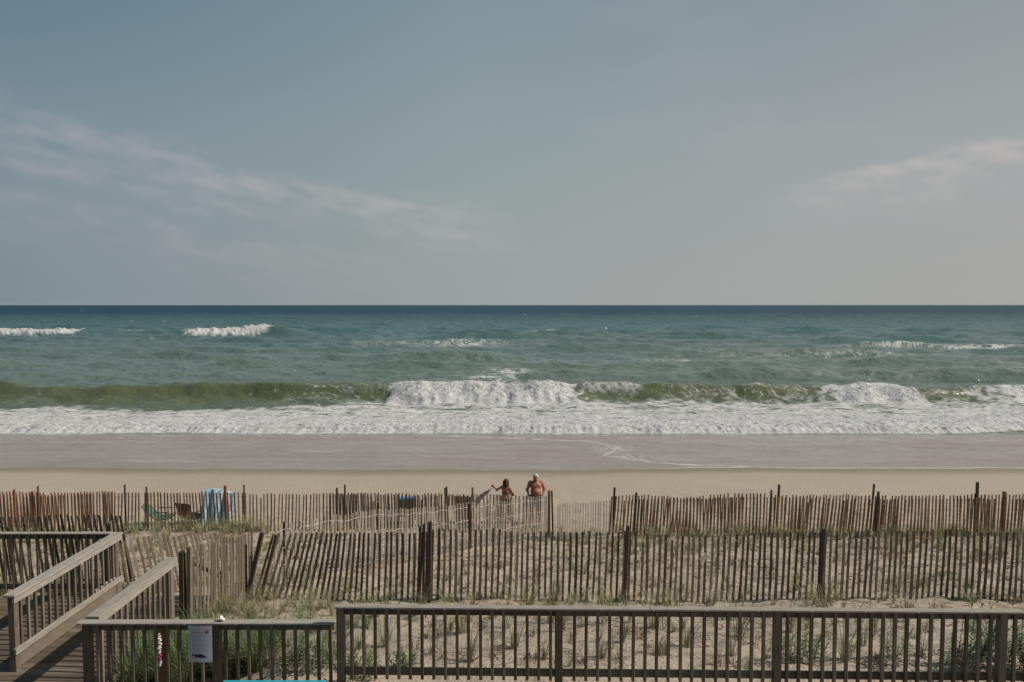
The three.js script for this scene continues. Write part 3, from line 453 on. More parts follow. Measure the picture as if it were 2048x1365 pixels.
// ---------------------------------------------------------------- notice, shell, shell string, turquoise table
{
  const W = 512, H = 780, cv = document.createElement('canvas'); cv.width = W; cv.height = H; const c = cv.getContext('2d'), r = rng(77);
  c.fillStyle = '#b3b4c2'; c.fillRect(0, 0, W, H);
  const stroke = (x, y, w, h, col) => { c.fillStyle = col; let q = x; while (q < x + w) { const l = 6 + r() * 14; c.fillRect(q, y + (r() - .5) * h * .3, l, h * (.6 + r() * .5)); q += l + 3 + r() * 6; } };
  stroke(90, 140, 230, 18, '#9a4a44');
  for (let i = 0; i < 19; i++) { const y = 200 + i * 19, w = [300, 350, 330, 210][i % 4] + r() * 40; if (i % 5 !== 4) stroke(80 + (i % 3) * 6, y, w, 6, '#6d6d7c'); }
  c.fillStyle = '#3a2c2a'; c.beginPath(); c.arc(400, 128, 46, 0, 7); c.fill(); c.fillStyle = '#b8832f'; c.beginPath(); c.arc(400, 122, 40, Math.PI, 0); c.fill(); c.fillStyle = '#c9bda0'; c.fillRect(366, 132, 68, 10);
  c.fillStyle = '#241f49'; c.beginPath(); c.moveTo(70, 690); c.lineTo(70, 610); for (let x = 70; x < 300; x += 20) c.lineTo(x, 606 + (r() - .5) * 26); c.lineTo(420, 690); c.fill();
  c.fillStyle = '#5a3f86'; for (let i = 0; i < 26; i++) c.fillRect(110 + r() * 190, 608 + r() * 60, 8 + r() * 18, 4 + r() * 8); c.fillStyle = '#c9764f'; c.fillRect(74, 642, 60, 46); c.fillStyle = '#e3b08a'; c.fillRect(90, 656, 28, 24);
  const tx = new THREE.CanvasTexture(cv); tx.colorSpace = THREE.SRGBColorSpace;
  const g = new THREE.PlaneGeometry(.29, .445, 8, 12), p = g.attributes.position; for (let i = 0; i < p.count; i++) p.setZ(i, .006 * Math.sin(p.getX(i) * 12 + 1) + .012 * ((p.getY(i) - .2) ** 2) * 4); g.computeVertexNormals();
  const t = thing('paper_notice', 'white paper notice with round logo and purple picture on the lower railing', 'notice', [-3.755, 4.20, -8.015]);
  part('printed_sheet', g, new THREE.MeshStandardMaterial({ map: tx, roughness: .55 }), t, [0, .2225, .002]); part('backing', g.clone(), plain(.6, .6, .62), t, [0, .2225, 0]);
  for (const [x, y] of [[-.13, .43], [.13, .43], [.13, .02]]) part('staple', cbox(.014, .003, .003, .0005), NAIL, t, [x, y, .014]);

  const s = thing('sea_shell', 'white conch shell with orange mouth lying on the lower railing cap', 'shell', [-3.555, 4.662, -8.1], .5); s.scale.set(.75, .6, .75);
  const sp = [], white = plain(.66, .62, .57, .5); for (let i = 0; i < 60; i++) { const k = i / 59, a = k * 6.283 * 3.2, R = .034 * (k ** 1.3) + .002; sp.push([Math.cos(a) * R, -.055 + .1 * k, Math.sin(a) * R, .004 + .026 * k ** 1.2]); }
  const balls = sp.map(([x, y, z, q]) => new THREE.SphereGeometry(q, 10, 8).translate(x, y, z)); const sh = part('shell_body', mergeGeometries(balls), white, s, [0, .045, 0], [0, 0, -1.45]);
  const mouth = new THREE.SphereGeometry(.022, 12, 8).scale(.6, 1, .35); part('mouth', mouth, plain(.55, .2, .1, .4), sh, [.036, .045, .05]);
  const spikes = []; for (let i = 30; i < 60; i += 4) { const [x, y, z, q] = sp[i]; const n = Math.hypot(x, z); spikes.push(rod([x, y, z], [x + x / n * (q + .012), y + .006, z + z / n * (q + .012)], q * .45, .001, 6)); } part('knobs', mergeGeometries(spikes), white, sh);

  const k = thing('shell_string', 'string of shells and pink ribbon hanging on the amber post', 'ornament', [-4.255, 4.16, -8.04]); const rr = rng(8);
  part('cord', tube([[0, .38, 0], [.004, .3, .004], [-.01, .2, .004], [.004, .1, .004], [-.006, 0, 0]], .003), plain(.5, .3, .28), k);
  for (let i = 0; i < 9; i++) { const y = .37 - i * .028, q = .008 + .012 * Math.sin((i + 1) / 9 * 2.6); const g2 = new THREE.SphereGeometry(q, 10, 7).scale(1.5, .6, .8); part('shell', g2, plain(...[[.62, .58, .54], [.6, .35, .33], [.55, .5, .47]][i % 3], .5), k, [(rr() - .5) * .018, y, .012], [rr(), rr(), (rr() - .5) * .9]); }
  const rb = []; for (let i = 0; i < 5; i++) rb.push(tube([[-.004, .14 - i * .01, .006], [.016 - i * .008, .1, .016], [-.018 + i * .008, .05, .012], [-.01 + i * .006, .035, .004]], .006, 14, 5)); part('ribbon', mergeGeometries(rb), plain(.55, .05, .25, .6), k);
  for (let i = 0; i < 4; i++) part('tassel_shell', new THREE.SphereGeometry(.014, 8, 6).scale(1.3, .7, .8), plain(.52, .52, .62, .4), k, [(rr() - .5) * .026, .03 - i * .017, .01], [0, 0, rr() - .5]);

  const tb = thing('table', 'turquoise painted table top at the bottom edge below the lower railing', 'table', [-2.69, 3.53, -7.2]); const tq = new THREE.MeshPhysicalMaterial({ color: new THREE.Color().setRGB(.02, .30, .36), roughness: .45, clearcoat: .3 });
  for (let i = 0; i < 5; i++) part('top_board', cbox(1.16, .03, .125, .006), tq, tb, [0, .705, .27 - i * .132]);
  for (const sx of [-1, 1]) for (const sz of [-1, 1]) part('leg', cbox(.06, .69, .06, .005), tq, tb, [sx * .5, .345, sz * .26]); for (const sz of [-1, 1]) part('apron', cbox(.94, .07, .025, .004), tq, tb, [0, .65, sz * .26]);
}

// ---------------------------------------------------------------- plants
function blade(r, len, wid, bend, az, spread, cols, out) {           // one arching leaf, a folded strip that tapers to a point
  const n = 5, c = Math.cos(az), s = Math.sin(az), tone = cols[Math.floor(r() * cols.length)], k = .8 + r() * .4; let x = spread * r(), y = -.02, an = .08 + r() * .25; const P = [];
  for (let i = 0; i <= n; i++) { const w = wid * (1 - (i / n) ** 1.6) * .5 + .0004; P.push([x * c - s * w, y, x * s + c * w], [x * c + s * w, y, x * s - c * w]); x += Math.sin(an) * len / n; y += Math.cos(an) * len / n; an += bend / n * (.6 + i * .25); }
  for (let i = 0; i < n; i++) { const a = i * 2; for (const q of i < n - 1 ? [a, a + 1, a + 2, a + 1, a + 3, a + 2] : [a, a + 1, a + 2]) { out.p.push(...P[q]); out.c.push(tone[0] * k, tone[1] * k, tone[2] * k); } }
}
function tuft(seed, n, len, cols, wid = .007, spread = .06) {
  const r = rng(seed), o = { p: [], c: [] }; for (let i = 0; i < n; i++) blade(r, len * (.45 + r() * .75), wid * (.7 + r() * .6), .5 + r() * 1.5, r() * 6.283, spread, cols, o);
  const g = new THREE.BufferGeometry(); g.setAttribute('position', new THREE.Float32BufferAttribute(o.p, 3)); g.setAttribute('color', new THREE.Float32BufferAttribute(o.c, 3)); g.computeVertexNormals(); return g;
}
const leafMat = new THREE.MeshPhysicalMaterial({ vertexColors: true, roughness: .7, side: THREE.DoubleSide, transmission: .25, thickness: 0 });
const GREEN = [[.165, .20, .075], [.21, .235, .10], [.25, .25, .125], [.145, .18, .08], [.32, .28, .15]], STRAW = [[.34, .27, .14], [.28, .24, .105], [.21, .20, .072], [.37, .30, .175]], LUSH = [[.055, .105, .018], [.08, .13, .026], [.045, .085, .014], [.12, .155, .038]];
const tufts = [tuft(1, 24, .52, GREEN), tuft(2, 34, .6, GREEN), tuft(3, 18, .42, GREEN), tuft(4, 38, .54, [...GREEN, ...STRAW]), tuft(5, 14, .36, STRAW), tuft(6, 28, .66, [...GREEN, [.36, .30, .17]])];
const rT = rng(500);
// clumps that stand singly in the sand between the long railing and the middle fence
const spots = [[-1.78, 9.3], [-1.5, 10.5], [-1.1, 8.9], [-.72, 9.6], [-.55, 8.65], [-.35, 10.4], [.05, 9.1], [.25, 10.8], [.42, 8.8], [.72, 9.7], [1.05, 10.3], [1.18, 8.75], [1.55, 9.3], [1.62, 10.7], [1.95, 8.9], [2.12, 9.9], [2.4, 9.15], [2.62, 10.6], [2.9, 8.8], [3.25, 9.6], [3.45, 10.5], [3.75, 8.95], [4.1, 9.8], [4.35, 8.7], [4.6, 10.4], [4.85, 9.2], [5.25, 10.1], [5.4, 8.75], [5.75, 9.5], [6.1, 10.3], [6.3, 8.9], [6.65, 9.7], [-2.05, 10.9], [-.05, 9.9], [3.05, 10.1], [5.05, 10.8], [1.38, 10.05], [.6, 10.15]];
for (const [x, d] of spots) { const m = new THREE.Mesh(tufts[Math.floor(rT() * 6)], leafMat), s = .8 + rT() * .7; m.name = numbered('beach_grass_clump'); m.castShadow = m.receiveShadow = true; m.position.set(...G(x, d)); m.rotation.y = rT() * 6.28; m.scale.set(s, s * (.85 + rT() * .3), s); m.userData = { label: 'clump of beach grass in the sand between the long deck railing and dark fence', category: 'grass', group: 'single beach grass clumps behind the long railing' }; scene.add(m); }
function scatter(name, label, category, geos, mat, n, seed, fn) {     // uncounted ground cover: one object, a child for each shape
  const r = rng(seed), list = geos.map(() => []); for (let i = 0, tries = 0; i < n && tries < n * 20; tries++) { const v = fn(r); if (v) { list[Math.floor(r() * geos.length)].push(v); i++; } }
  const root = new THREE.Group(); root.name = name; root.userData = { kind: 'stuff', label, category }; scene.add(root); const q = new THREE.Quaternion();
  geos.forEach((g, k) => { const im = new THREE.InstancedMesh(g, mat, list[k].length); im.name = 'blades'; im.castShadow = im.receiveShadow = true; list[k].forEach(([x, d, s, tilt, up], i) => { q.setFromEuler(new THREE.Euler((r() - .5) * (tilt ?? .2), r() * 6.283, (r() - .5) * (tilt ?? .2), 'YXZ')); im.setMatrixAt(i, new THREE.Matrix4().compose(new THREE.Vector3(x, ground(x, d) + (up ?? 0), -d), q, new THREE.Vector3(s, s * (.8 + r() * .4), s))); }); root.add(im); });
}
const clear = (x, d) => !(x < -5.0 && d < 11.7) && !(d < 8.2);
scatter('dune_grass', 'thin beach grass scattered over the dune up to the beach fences', 'grass', [tufts[0], tufts[2], tufts[3], tufts[4], tufts[5]], leafMat, 1500, 601, (r) => { const d = 8.5 + r() * 12.9, x = (r() * 2 - 1) * (d * .86 + .5); if (!clear(x, d)) return null; const dens = d < 11.3 ? .16 : d < 12.2 ? .55 : .22 + .5 * sstep(13, 20, d) + noise(x / 2, d / 1.5) * .8; if (x > -5 && x < 1 && d > 14 && d < 20) return r() < .06 ? [x, d, .6] : null; return r() < dens ? [x, d, (.45 + r() * .5) * (d > 15 ? .95 : .85)] : null; });
const fenceGrass = (r) => { const k = r(); if (k < .17) { const x = -4.6 + r() * 13.5; return noise(x / 1.1, 5) > -.05 ? [x, 11.25 + r() * .45, .25 + r() * .35] : null; } if (k < .26) { const x = -4.9 + r() * 1.9; return [x, 10.6 + r() * 1.2, .45 + r() * .4]; } if (k < .75) { const x = 3.4 + r() * 13; return [x, 19.7 + r() * .9, .55 + r() * .55]; } if (k < .9) { const x = -12.3 + r() * 5; return [x, 20.4 + r() * .6, .7 + r() * .6]; } return [-5.2 + r() * 1.5, 10.3 + r() * .8, .4 + r() * .3]; };
scatter('fence_foot_grass', 'taller straw and green grass along the feet of the slat fences', 'grass', [tufts[3], tufts[4], tufts[5], tufts[1]], leafMat, 400, 602, fenceGrass);
const lush = [tuft(21, 60, .75, LUSH, .008, .12), tuft(22, 50, .62, LUSH, .008, .14), tuft(23, 55, .7, [...LUSH, [.2, .2, .07]], .009, .12)];
scatter('tall_green_grass', 'dense tall green grass directly behind the lower railing', 'grass', lush, leafMat, 125, 603, (r) => { const x = -5.05 + r() * 1.75, d = 8.5 + r() * 1.1; return [x, d, .62 + r() * .33]; });
scatter('platform_grass', 'green grass growing through beyond the dark platform railing', 'grass', [lush[1], tufts[1]], leafMat, 26, 604, (r) => { const x = -9.7 + r() * 2.6, d = 11.75 + r() * .4; return [x, d, .55 + r() * .4]; });
scatter('edge_grass', 'loose grass right of the dense clump behind the lower railing', 'grass', [tufts[1], tufts[5], lush[1]], leafMat, 26, 605, (r) => { const x = -3.4 + r() * 1.3, d = 8.6 + r() * 2.2; return r() < .7 ? [x, d, .5 + r() * .4] : null; });
// dead stems, leaves and twigs on the sand
{
  const bits = []; for (let k = 0; k < 4; k++) { const r = rng(700 + k), pts = [[0, .004, 0]]; for (let i = 1; i < 5; i++) pts.push([i * .045, .006 + r() * .022, (r() - .5) * .05]); bits.push(tube(pts, .0032, 6, 4)); }
  const leaf = (k) => { const r = rng(k), g = new THREE.PlaneGeometry(.075, .035, 4, 2), p = g.attributes.position; for (let i = 0; i < p.count; i++) { const u = p.getX(i) / .0375; p.setXYZ(i, p.getX(i), .008 + .012 * u * u + Math.abs(p.getY(i)) * .6, p.getY(i) * (1 - u * u * .9)); } g.computeVertexNormals(); return g; };
  const twig = plain(.15, .095, .055, .9), dead = plain(.24, .115, .05, .85, { side: THREE.DoubleSide });
  const where = (r) => { const d = 8.45 + r() * 12.5, x = (r() * 2 - 1) * (d * .84); if (!clear(x, d)) return null; const k = .35 + noise(x / .8 + 3, d / .5) * 1.6; return r() < k ? [x, d, (.6 + r() * .8) * (d > 14 ? 1.2 : 1), .5] : null; };
  scatter('dead_stems', 'thin brown dead stems strewn on the dune sand', 'litter', bits, twig, 5200, 606, where);
  const flat = [0, 1, 2].map((k) => { const r = rng(740 + k), o = { p: [], c: [] }; for (let i = 0; i < 16; i++) blade(r, .1 + r() * .22, .007, 1.4 + r() * 1.4, r() * 6.283, .07, [[.26, .17, .09], [.19, .115, .06], [.34, .25, .14], [.13, .085, .05]], o); const g = new THREE.BufferGeometry(); g.setAttribute('position', new THREE.Float32BufferAttribute(o.p, 3)); g.setAttribute('color', new THREE.Float32BufferAttribute(o.c, 3)); g.computeVertexNormals(); return g; });
  scatter('withered_grass', 'low withered brown grass tufts matted on the dune sand', 'grass', flat, leafMat, 650, 608, where);
  scatter('dead_leaves', 'small curled brown leaves strewn on the dune sand', 'litter', [leaf(1), leaf(2)], dead, 620, 607, where);
}
// leafy plants
function leafyPlant(name, label, x, d, seed, stems, h, cols, spread = .25, group) {
  const r = rng(seed), t = thing(name, label, 'plant', G(x, d), 0, group), st = [], o = { p: [], c: [] };
  for (let i = 0; i < stems; i++) { const az = r() * 6.283, le = .15 + r() * .5, H = h * (.6 + r() * .5), b = [(r() - .5) * spread, -.03, (r() - .5) * spread], tip = [b[0] + Math.cos(az) * H * le, H, b[2] + Math.sin(az) * H * le], mid = [(b[0] + tip[0]) / 2, H * .56, (b[2] + tip[2]) / 2]; st.push(tube([b, mid, tip], .004, 6, 5));
    const n = Math.floor(H * 75) + 6; for (let k = 0; k < n; k++) { const u = .15 + .85 * k / n, px = lerp(b[0], tip[0], u), py = lerp(b[1], tip[1], u) + Math.sin(u * 3.14) * H * .05, pz = lerp(b[2], tip[2], u), a = k * 2.4 + r() * .5, L = (.05 + r() * .045) * (1.2 - u * .6), up = .2 + r() * .7, w = L * .16, ca = Math.cos(a), sa = Math.sin(a), c = cols[Math.floor(r() * cols.length)], m = [px + ca * L * .5, py + L * .5 * up + .004, pz + sa * L * .5], e = [px + ca * L, py + L * up * .7, pz + sa * L];
      const l1 = [m[0] - sa * w, m[1] + .003, m[2] + ca * w], l2 = [m[0] + sa * w, m[1] + .003, m[2] - ca * w]; for (const q of [[px, py, pz], l1, m, m, l1, e, [px, py, pz], m, l2, l2, m, e]) { o.p.push(...q); o.c.push(...c); } } }
  const g = new THREE.BufferGeometry(); g.setAttribute('position', new THREE.Float32BufferAttribute(o.p, 3)); g.setAttribute('color', new THREE.Float32BufferAttribute(o.c, 3)); g.computeVertexNormals();
  part('stem', mergeGeometries(st), plain(.14, .12, .05), t); part('foliage', g, leafMat, t); return t;
}
const LEAFY = [[.085, .14, .03], [.12, .17, .045], [.07, .115, .028], [.17, .20, .07]];
leafyPlant('leafy_plant', 'low green leafy plant behind the lower railing near its right end', -2.62, 8.62, 801, 22, .42, LEAFY, .6);
leafyPlant('leafy_plant', 'spreading dark green plant at the left end of the long railing', -1.85, 8.42, 802, 18, .22, LEAFY, .5);
leafyPlant('leafy_plant', 'small leafy sprig rising right of the spreading dark green plant', -1.45, 8.6, 803, 9, .3, LEAFY, .3);
leafyPlant('leafy_plant', 'leafy bush behind the long railing right of its second inner post', 3.82, 8.75, 804, 14, .48, LEAFY, .4);
leafyPlant('leafy_plant', 'bright leafy stems in the sand midway along the right railing bays', 4.95, 8.6, 805, 8, .4, LEAFY, .4);
leafyPlant('leafy_plant', 'dark shrub beside the dark post near the right edge', 5.72, 8.45, 806, 12, .6, LEAFY.slice(0, 3), .5);
leafyPlant('leafy_plant', 'dark dense shrub at the bottom right corner behind the railing', 6.35, 8.5, 807, 24, .75, LEAFY.slice(0, 3), .6);

// ---------------------------------------------------------------- cloth, chairs and bags on the beach
function clothGeo(nu, nv, fn, th = .006) {                           // a sheet with two faces and closed rims
  const P = [], uv = [], idx = [], q = new THREE.Vector3();
  for (const side of [0, 1]) for (let j = 0; j <= nv; j++) for (let i = 0; i <= nu; i++) { const a = fn(i / nu, j / nv), b = fn(Math.min(1, i / nu + .01), j / nv), c = fn(i / nu, Math.min(1, j / nv + .01)); q.set(b[0] - a[0], b[1] - a[1], b[2] - a[2]).cross(new THREE.Vector3(c[0] - a[0], c[1] - a[1], c[2] - a[2])); if (q.lengthSq() < 1e-14) q.set(0, 0, 1); q.normalize().multiplyScalar(side ? -th / 2 : th / 2); P.push(a[0] + q.x, a[1] + q.y, a[2] + q.z); uv.push(i / nu, j / nv); }
  const N = (nu + 1) * (nv + 1), id = (i, j, s) => s * N + j * (nu + 1) + i;
  for (let j = 0; j < nv; j++) for (let i = 0; i < nu; i++) { idx.push(id(i, j, 0), id(i + 1, j, 0), id(i, j + 1, 0), id(i + 1, j, 0), id(i + 1, j + 1, 0), id(i, j + 1, 0), id(i, j, 1), id(i, j + 1, 1), id(i + 1, j, 1), id(i + 1, j, 1), id(i, j + 1, 1), id(i + 1, j + 1, 1)); }
  for (let j = 0; j < nv; j++) for (const i of [0, nu]) idx.push(id(i, j, 0), id(i, j + 1, 0), id(i, j, 1), id(i, j, 1), id(i, j + 1, 0), id(i, j + 1, 1)); for (let i = 0; i < nu; i++) for (const j of [0, nv]) idx.push(id(i, j, 0), id(i, j, 1), id(i + 1, j, 0), id(i, j, 1), id(i + 1, j, 1), id(i + 1, j, 0));
  const g = new THREE.BufferGeometry(); g.setAttribute('position', new THREE.Float32BufferAttribute(P, 3)); g.setAttribute('uv', new THREE.Float32BufferAttribute(uv, 2)); g.setIndex(idx); g.computeVertexNormals(); return g;
}
function beachChair(label, x, d, turn, cloth, frame, o = {}) {         // low sling chair; sits facing local +z
  const t = thing('beach_chair', label, 'chair', G(x, d), turn), w = .27, rec = o.recline ?? .5, bh = o.back ?? .62, sy = .24, by = sy + bh * Math.cos(rec), bz = -.22 - bh * Math.sin(rec);
  for (const s of [-1, 1]) {
    part('back_frame', tube([[s * w, sy - .14, -.12], [s * w, sy, -.22], [s * w, by, bz]], .012), frame, t); part('seat_frame', tube([[s * w, sy, -.24], [s * w, sy + .02, .05], [s * w, sy + .05, .27]], .012), frame, t);
    part('leg', tube([[s * w, .0, -.3], [s * w, sy * .6, -.05], [s * w, sy + .05, .27]], .011), frame, t); part('leg', tube([[s * w, .0, .24], [s * w, sy * .7, .0], [s * w, sy, -.2]], .011), frame, t);
    const arm = part('armrest', cbox(.05, .022, .46, .008), o.arm ?? frame, t, [s * (w + .015), sy + .24, -.08]); part('arm_post', rod([s * -.005, -.2, .18], [0, 0, .18], .01), frame, arm);
  }
  part('crossbar', rod([-w, by, bz], [w, by, bz], .012), frame, t); part('crossbar', rod([-w, sy + .05, .27], [w, sy + .05, .27], .012), frame, t);
  part('seat', clothGeo(4, 8, (u, v) => [(u - .5) * 2 * w, sy + .05 * v - .035 * Math.sin(v * 3.14), -.22 + .48 * v]), cloth, t);
  part('backrest', clothGeo(4, 10, (u, v) => [(u - .5) * 2 * w, lerp(sy, by, v) - .0, lerp(-.22, bz, v) - .05 * Math.sin(v * 3.14) * (1 - (2 * u - 1) ** 2 * .3)]), cloth, t);
  if (o.head) part('headrest', clothGeo(8, 8, (u, v) => { const a = v * 6.283; return [(u - .5) * 2 * w * .95, by - .03 + .055 * Math.cos(a), bz + .02 + .04 * Math.sin(a)]; }), o.head, t);
  return t;
}
const METAL = plain(.62, .63, .64, .35, { metalness: .7 }), DARKTUBE = plain(.03, .03, .032, .5);
beachChair('green beach chair facing right behind the left fence', -11.35, 22.0, Math.PI / 2 + .2, plain(.03, .12, .08), DARKTUBE, { recline: .75 });
beachChair('brown beach chair beside the ring patterned towel', -10.4, 21.9, Math.PI - .3, plain(.12, .075, .05), DARKTUBE, { recline: .4 });
beachChair('beach chair under the ring patterned towel', -9.62, 22.34, Math.PI + .1, plain(.3, .42, .5), METAL, { recline: .25, back: .78 });
beachChair('beach chair with blue headrest behind the brown fence', -3.5, 22.35, Math.PI + .15, plain(.17, .17, .13), plain(.7, .7, .7, .4), { recline: .3, back: .72, head: plain(.02, .22, .5), arm: plain(.7, .7, .7) });
beachChair('black folding chair left of the woman', -1.55, 22.2, Math.PI - .2, plain(.018, .018, .022), DARKTUBE, { recline: .16, back: .78 });
{
  const tx = dataTex(256, 256, (u, v) => { const X = (u - .68) * 1.05, Y = (v - .52) * 1.25, q = Math.hypot(X, Y) * 9 + .25 * Math.sin(Math.atan2(Y, X) * 8), f = q - Math.floor(q), k = Math.max(0, Math.floor(q)) % 4, base = [.66, .74, .77]; const ink = [[.42, .6, .72], [.55, .66, .55], [.5, .52, .7], [.46, .68, .72]][k]; const s = sstep(.42, .5, f) * (1 - sstep(.82, .9, f)); return lin3(base, ink, s * .85); }, true);
  const m = new THREE.MeshStandardMaterial({ map: tx, roughness: .9, side: THREE.DoubleSide });
  const t = thing('towel', 'pale blue towel with printed rings draped over the chair by the left fence', 'towel', G(-9.6, 21.75));
  part('cloth', clothGeo(28, 36, (u, v) => { const s = v * 1.75, fold = .03 * Math.sin(u * 17) * (.3 + v * .7) + .015 * Math.sin(u * 31 + v * 5), x = (u - .5) * (1.08 - .10 * v) + .06 * Math.sin(v * 2.4) - .02; if (s < .45) { const k = s / .45; return [x, .96 + .16 * k + .06 * Math.sin(u * 4.2), -.55 + .4 * k + fold * .4]; } const k = (s - .45) / 1.3; return [x, 1.12 - 1.06 * k + .06 * Math.sin(u * 4.2) * (1 - k), -.15 + .26 * Math.sin(k * 1.5) + fold]; }), m, t);
  // bits on the sand by the black chair
  const b = thing('pink_bag', 'pink cloth bag on the sand below the black chair', 'bag', G(-1.25, 21.85)); const bg = new THREE.SphereGeometry(.17, 18, 12), p = bg.attributes.position; for (let i = 0; i < p.count; i++) { const k = 1 + noise(p.getX(i) * 9 + 3, p.getY(i) * 9 + p.getZ(i) * 7) * .3; p.setXYZ(i, p.getX(i) * k * 1.2, Math.max(-.12, p.getY(i) * k * .9), p.getZ(i) * k); } bg.computeVertexNormals(); part('bag_body', bg, plain(.55, .22, .34), b, [0, .12, 0]); part('handle', tube([[-.1, .2, 0], [-.06, .36, .02], [.06, .36, .02], [.1, .2, 0]], .012), plain(.5, .5, .55), b);
}

// ---------------------------------------------------------------- the two people
function sdfMesh(f, lo, hi, cell) {                                  // surface nets
  const n = lo.map((v, i) => Math.ceil((hi[i] - v) / cell) + 1), [NX, NY, NZ] = n, val = new Float32Array(NX * NY * NZ), id = (x, y, z) => (z * NY + y) * NX + x;
  for (let z = 0; z < NZ; z++) for (let y = 0; y < NY; y++) for (let x = 0; x < NX; x++) val[id(x, y, z)] = f(lo[0] + x * cell, lo[1] + y * cell, lo[2] + z * cell);
  const vert = new Int32Array(NX * NY * NZ).fill(-1), P = [], idx = [];
  for (let z = 0; z < NZ - 1; z++) for (let y = 0; y < NY - 1; y++) for (let x = 0; x < NX - 1; x++) {
    let m = 0, sx = 0, sy = 0, sz = 0, c = 0; const v = []; for (let k = 0; k < 8; k++) { v[k] = val[id(x + (k & 1), y + (k >> 1 & 1), z + (k >> 2))]; if (v[k] < 0) m |= 1 << k; } if (m === 0 || m === 255) continue;
    for (let a = 0; a < 8; a++) for (const b of [a | 1, a | 2, a | 4]) if (b !== a && (v[a] < 0) !== (v[b] < 0)) { const t = v[a] / (v[a] - v[b]); sx += (a & 1) + t * ((b & 1) - (a & 1)); sy += (a >> 1 & 1) + t * ((b >> 1 & 1) - (a >> 1 & 1)); sz += (a >> 2) + t * ((b >> 2) - (a >> 2)); c++; }
    vert[id(x, y, z)] = P.length / 3; P.push(lo[0] + (x + sx / c) * cell, lo[1] + (y + sy / c) * cell, lo[2] + (z + sz / c) * cell);
  }
  for (let z = 1; z < NZ - 1; z++) for (let y = 1; y < NY - 1; y++) for (let x = 1; x < NX - 1; x++) { const a = val[id(x, y, z)];
    for (let ax = 0; ax < 3; ax++) { const b = val[ax === 0 ? id(x + 1, y, z) : ax === 1 ? id(x, y + 1, z) : id(x, y, z + 1)]; if ((a < 0) === (b < 0)) continue; const q = ax === 0 ? [[x, y, z], [x, y - 1, z], [x, y - 1, z - 1], [x, y, z - 1]] : ax === 1 ? [[x, y, z], [x, y, z - 1], [x - 1, y, z - 1], [x - 1, y, z]] : [[x, y, z], [x - 1, y, z], [x - 1, y - 1, z], [x, y - 1, z]], w = q.map((k) => vert[id(...k)]); if (w.some((k) => k < 0)) continue; if (a < 0) idx.push(w[0], w[2], w[1], w[0], w[3], w[2]); else idx.push(w[0], w[1], w[2], w[0], w[2], w[3]); } }
  const g = new THREE.BufferGeometry(); g.setAttribute('position', new THREE.Float32BufferAttribute(P, 3)); g.setIndex(idx); g.computeVertexNormals(); return g;
}
const bone = (a, b, ra, rb) => { const dx = b[0] - a[0], dy = b[1] - a[1], dz = b[2] - a[2], l2 = dx * dx + dy * dy + dz * dz || 1e-9; return (x, y, z) => { const t = clamp(((x - a[0]) * dx + (y - a[1]) * dy + (z - a[2]) * dz) / l2); return Math.hypot(x - a[0] - dx * t, y - a[1] - dy * t, z - a[2] - dz * t) - lerp(ra, rb, t); }; };
const ell = (c, r) => (x, y, z) => { const k = Math.hypot((x - c[0]) / r[0], (y - c[1]) / r[1], (z - c[2]) / r[2]); return (k - 1) * Math.min(...r); };
const blend = (list, k) => (x, y, z) => { let d = 1e3; for (const f of list) { const e = f(x, y, z), h = Math.max(k - Math.abs(d - e), 0) / k; d = Math.min(d, e) - h * h * k * .25; } return d; };
function handBones(w, dir, side, curl = .5) {                         // palm and five fingers; dir: along the hand, side: towards the thumb
  const D = new THREE.Vector3(...dir).normalize(), S = new THREE.Vector3(...side).normalize(), N = new THREE.Vector3().crossVectors(D, S).normalize(), W = new THREE.Vector3(...w), at = (a, s, n) => W.clone().addScaledVector(D, a).addScaledVector(S, s).addScaledVector(N, n).toArray(), out = [bone(at(.0, 0, 0), at(.075, .02, 0), .026, .02), bone(at(.01, -.01, 0), at(.075, -.022, 0), .022, .018)];
  [[.03, .07], [.01, .08], [-.012, .074], [-.032, .058]].forEach(([s, l]) => { const k1 = at(.085 + l * .45, s * 1.1, -curl * l * .2), k2 = at(.085 + l * (.95 - curl * .5), s * 1.15, -curl * l * .75); out.push(bone(at(.075, s, 0), k1, .0095, .009), bone(k1, k2, .009, .0075)); });
  out.push(bone(at(.015, .03, 0), at(.05, .055, -.012), .013, .011), bone(at(.05, .055, -.012), at(.08, .06, -.03), .011, .009)); return out;
}
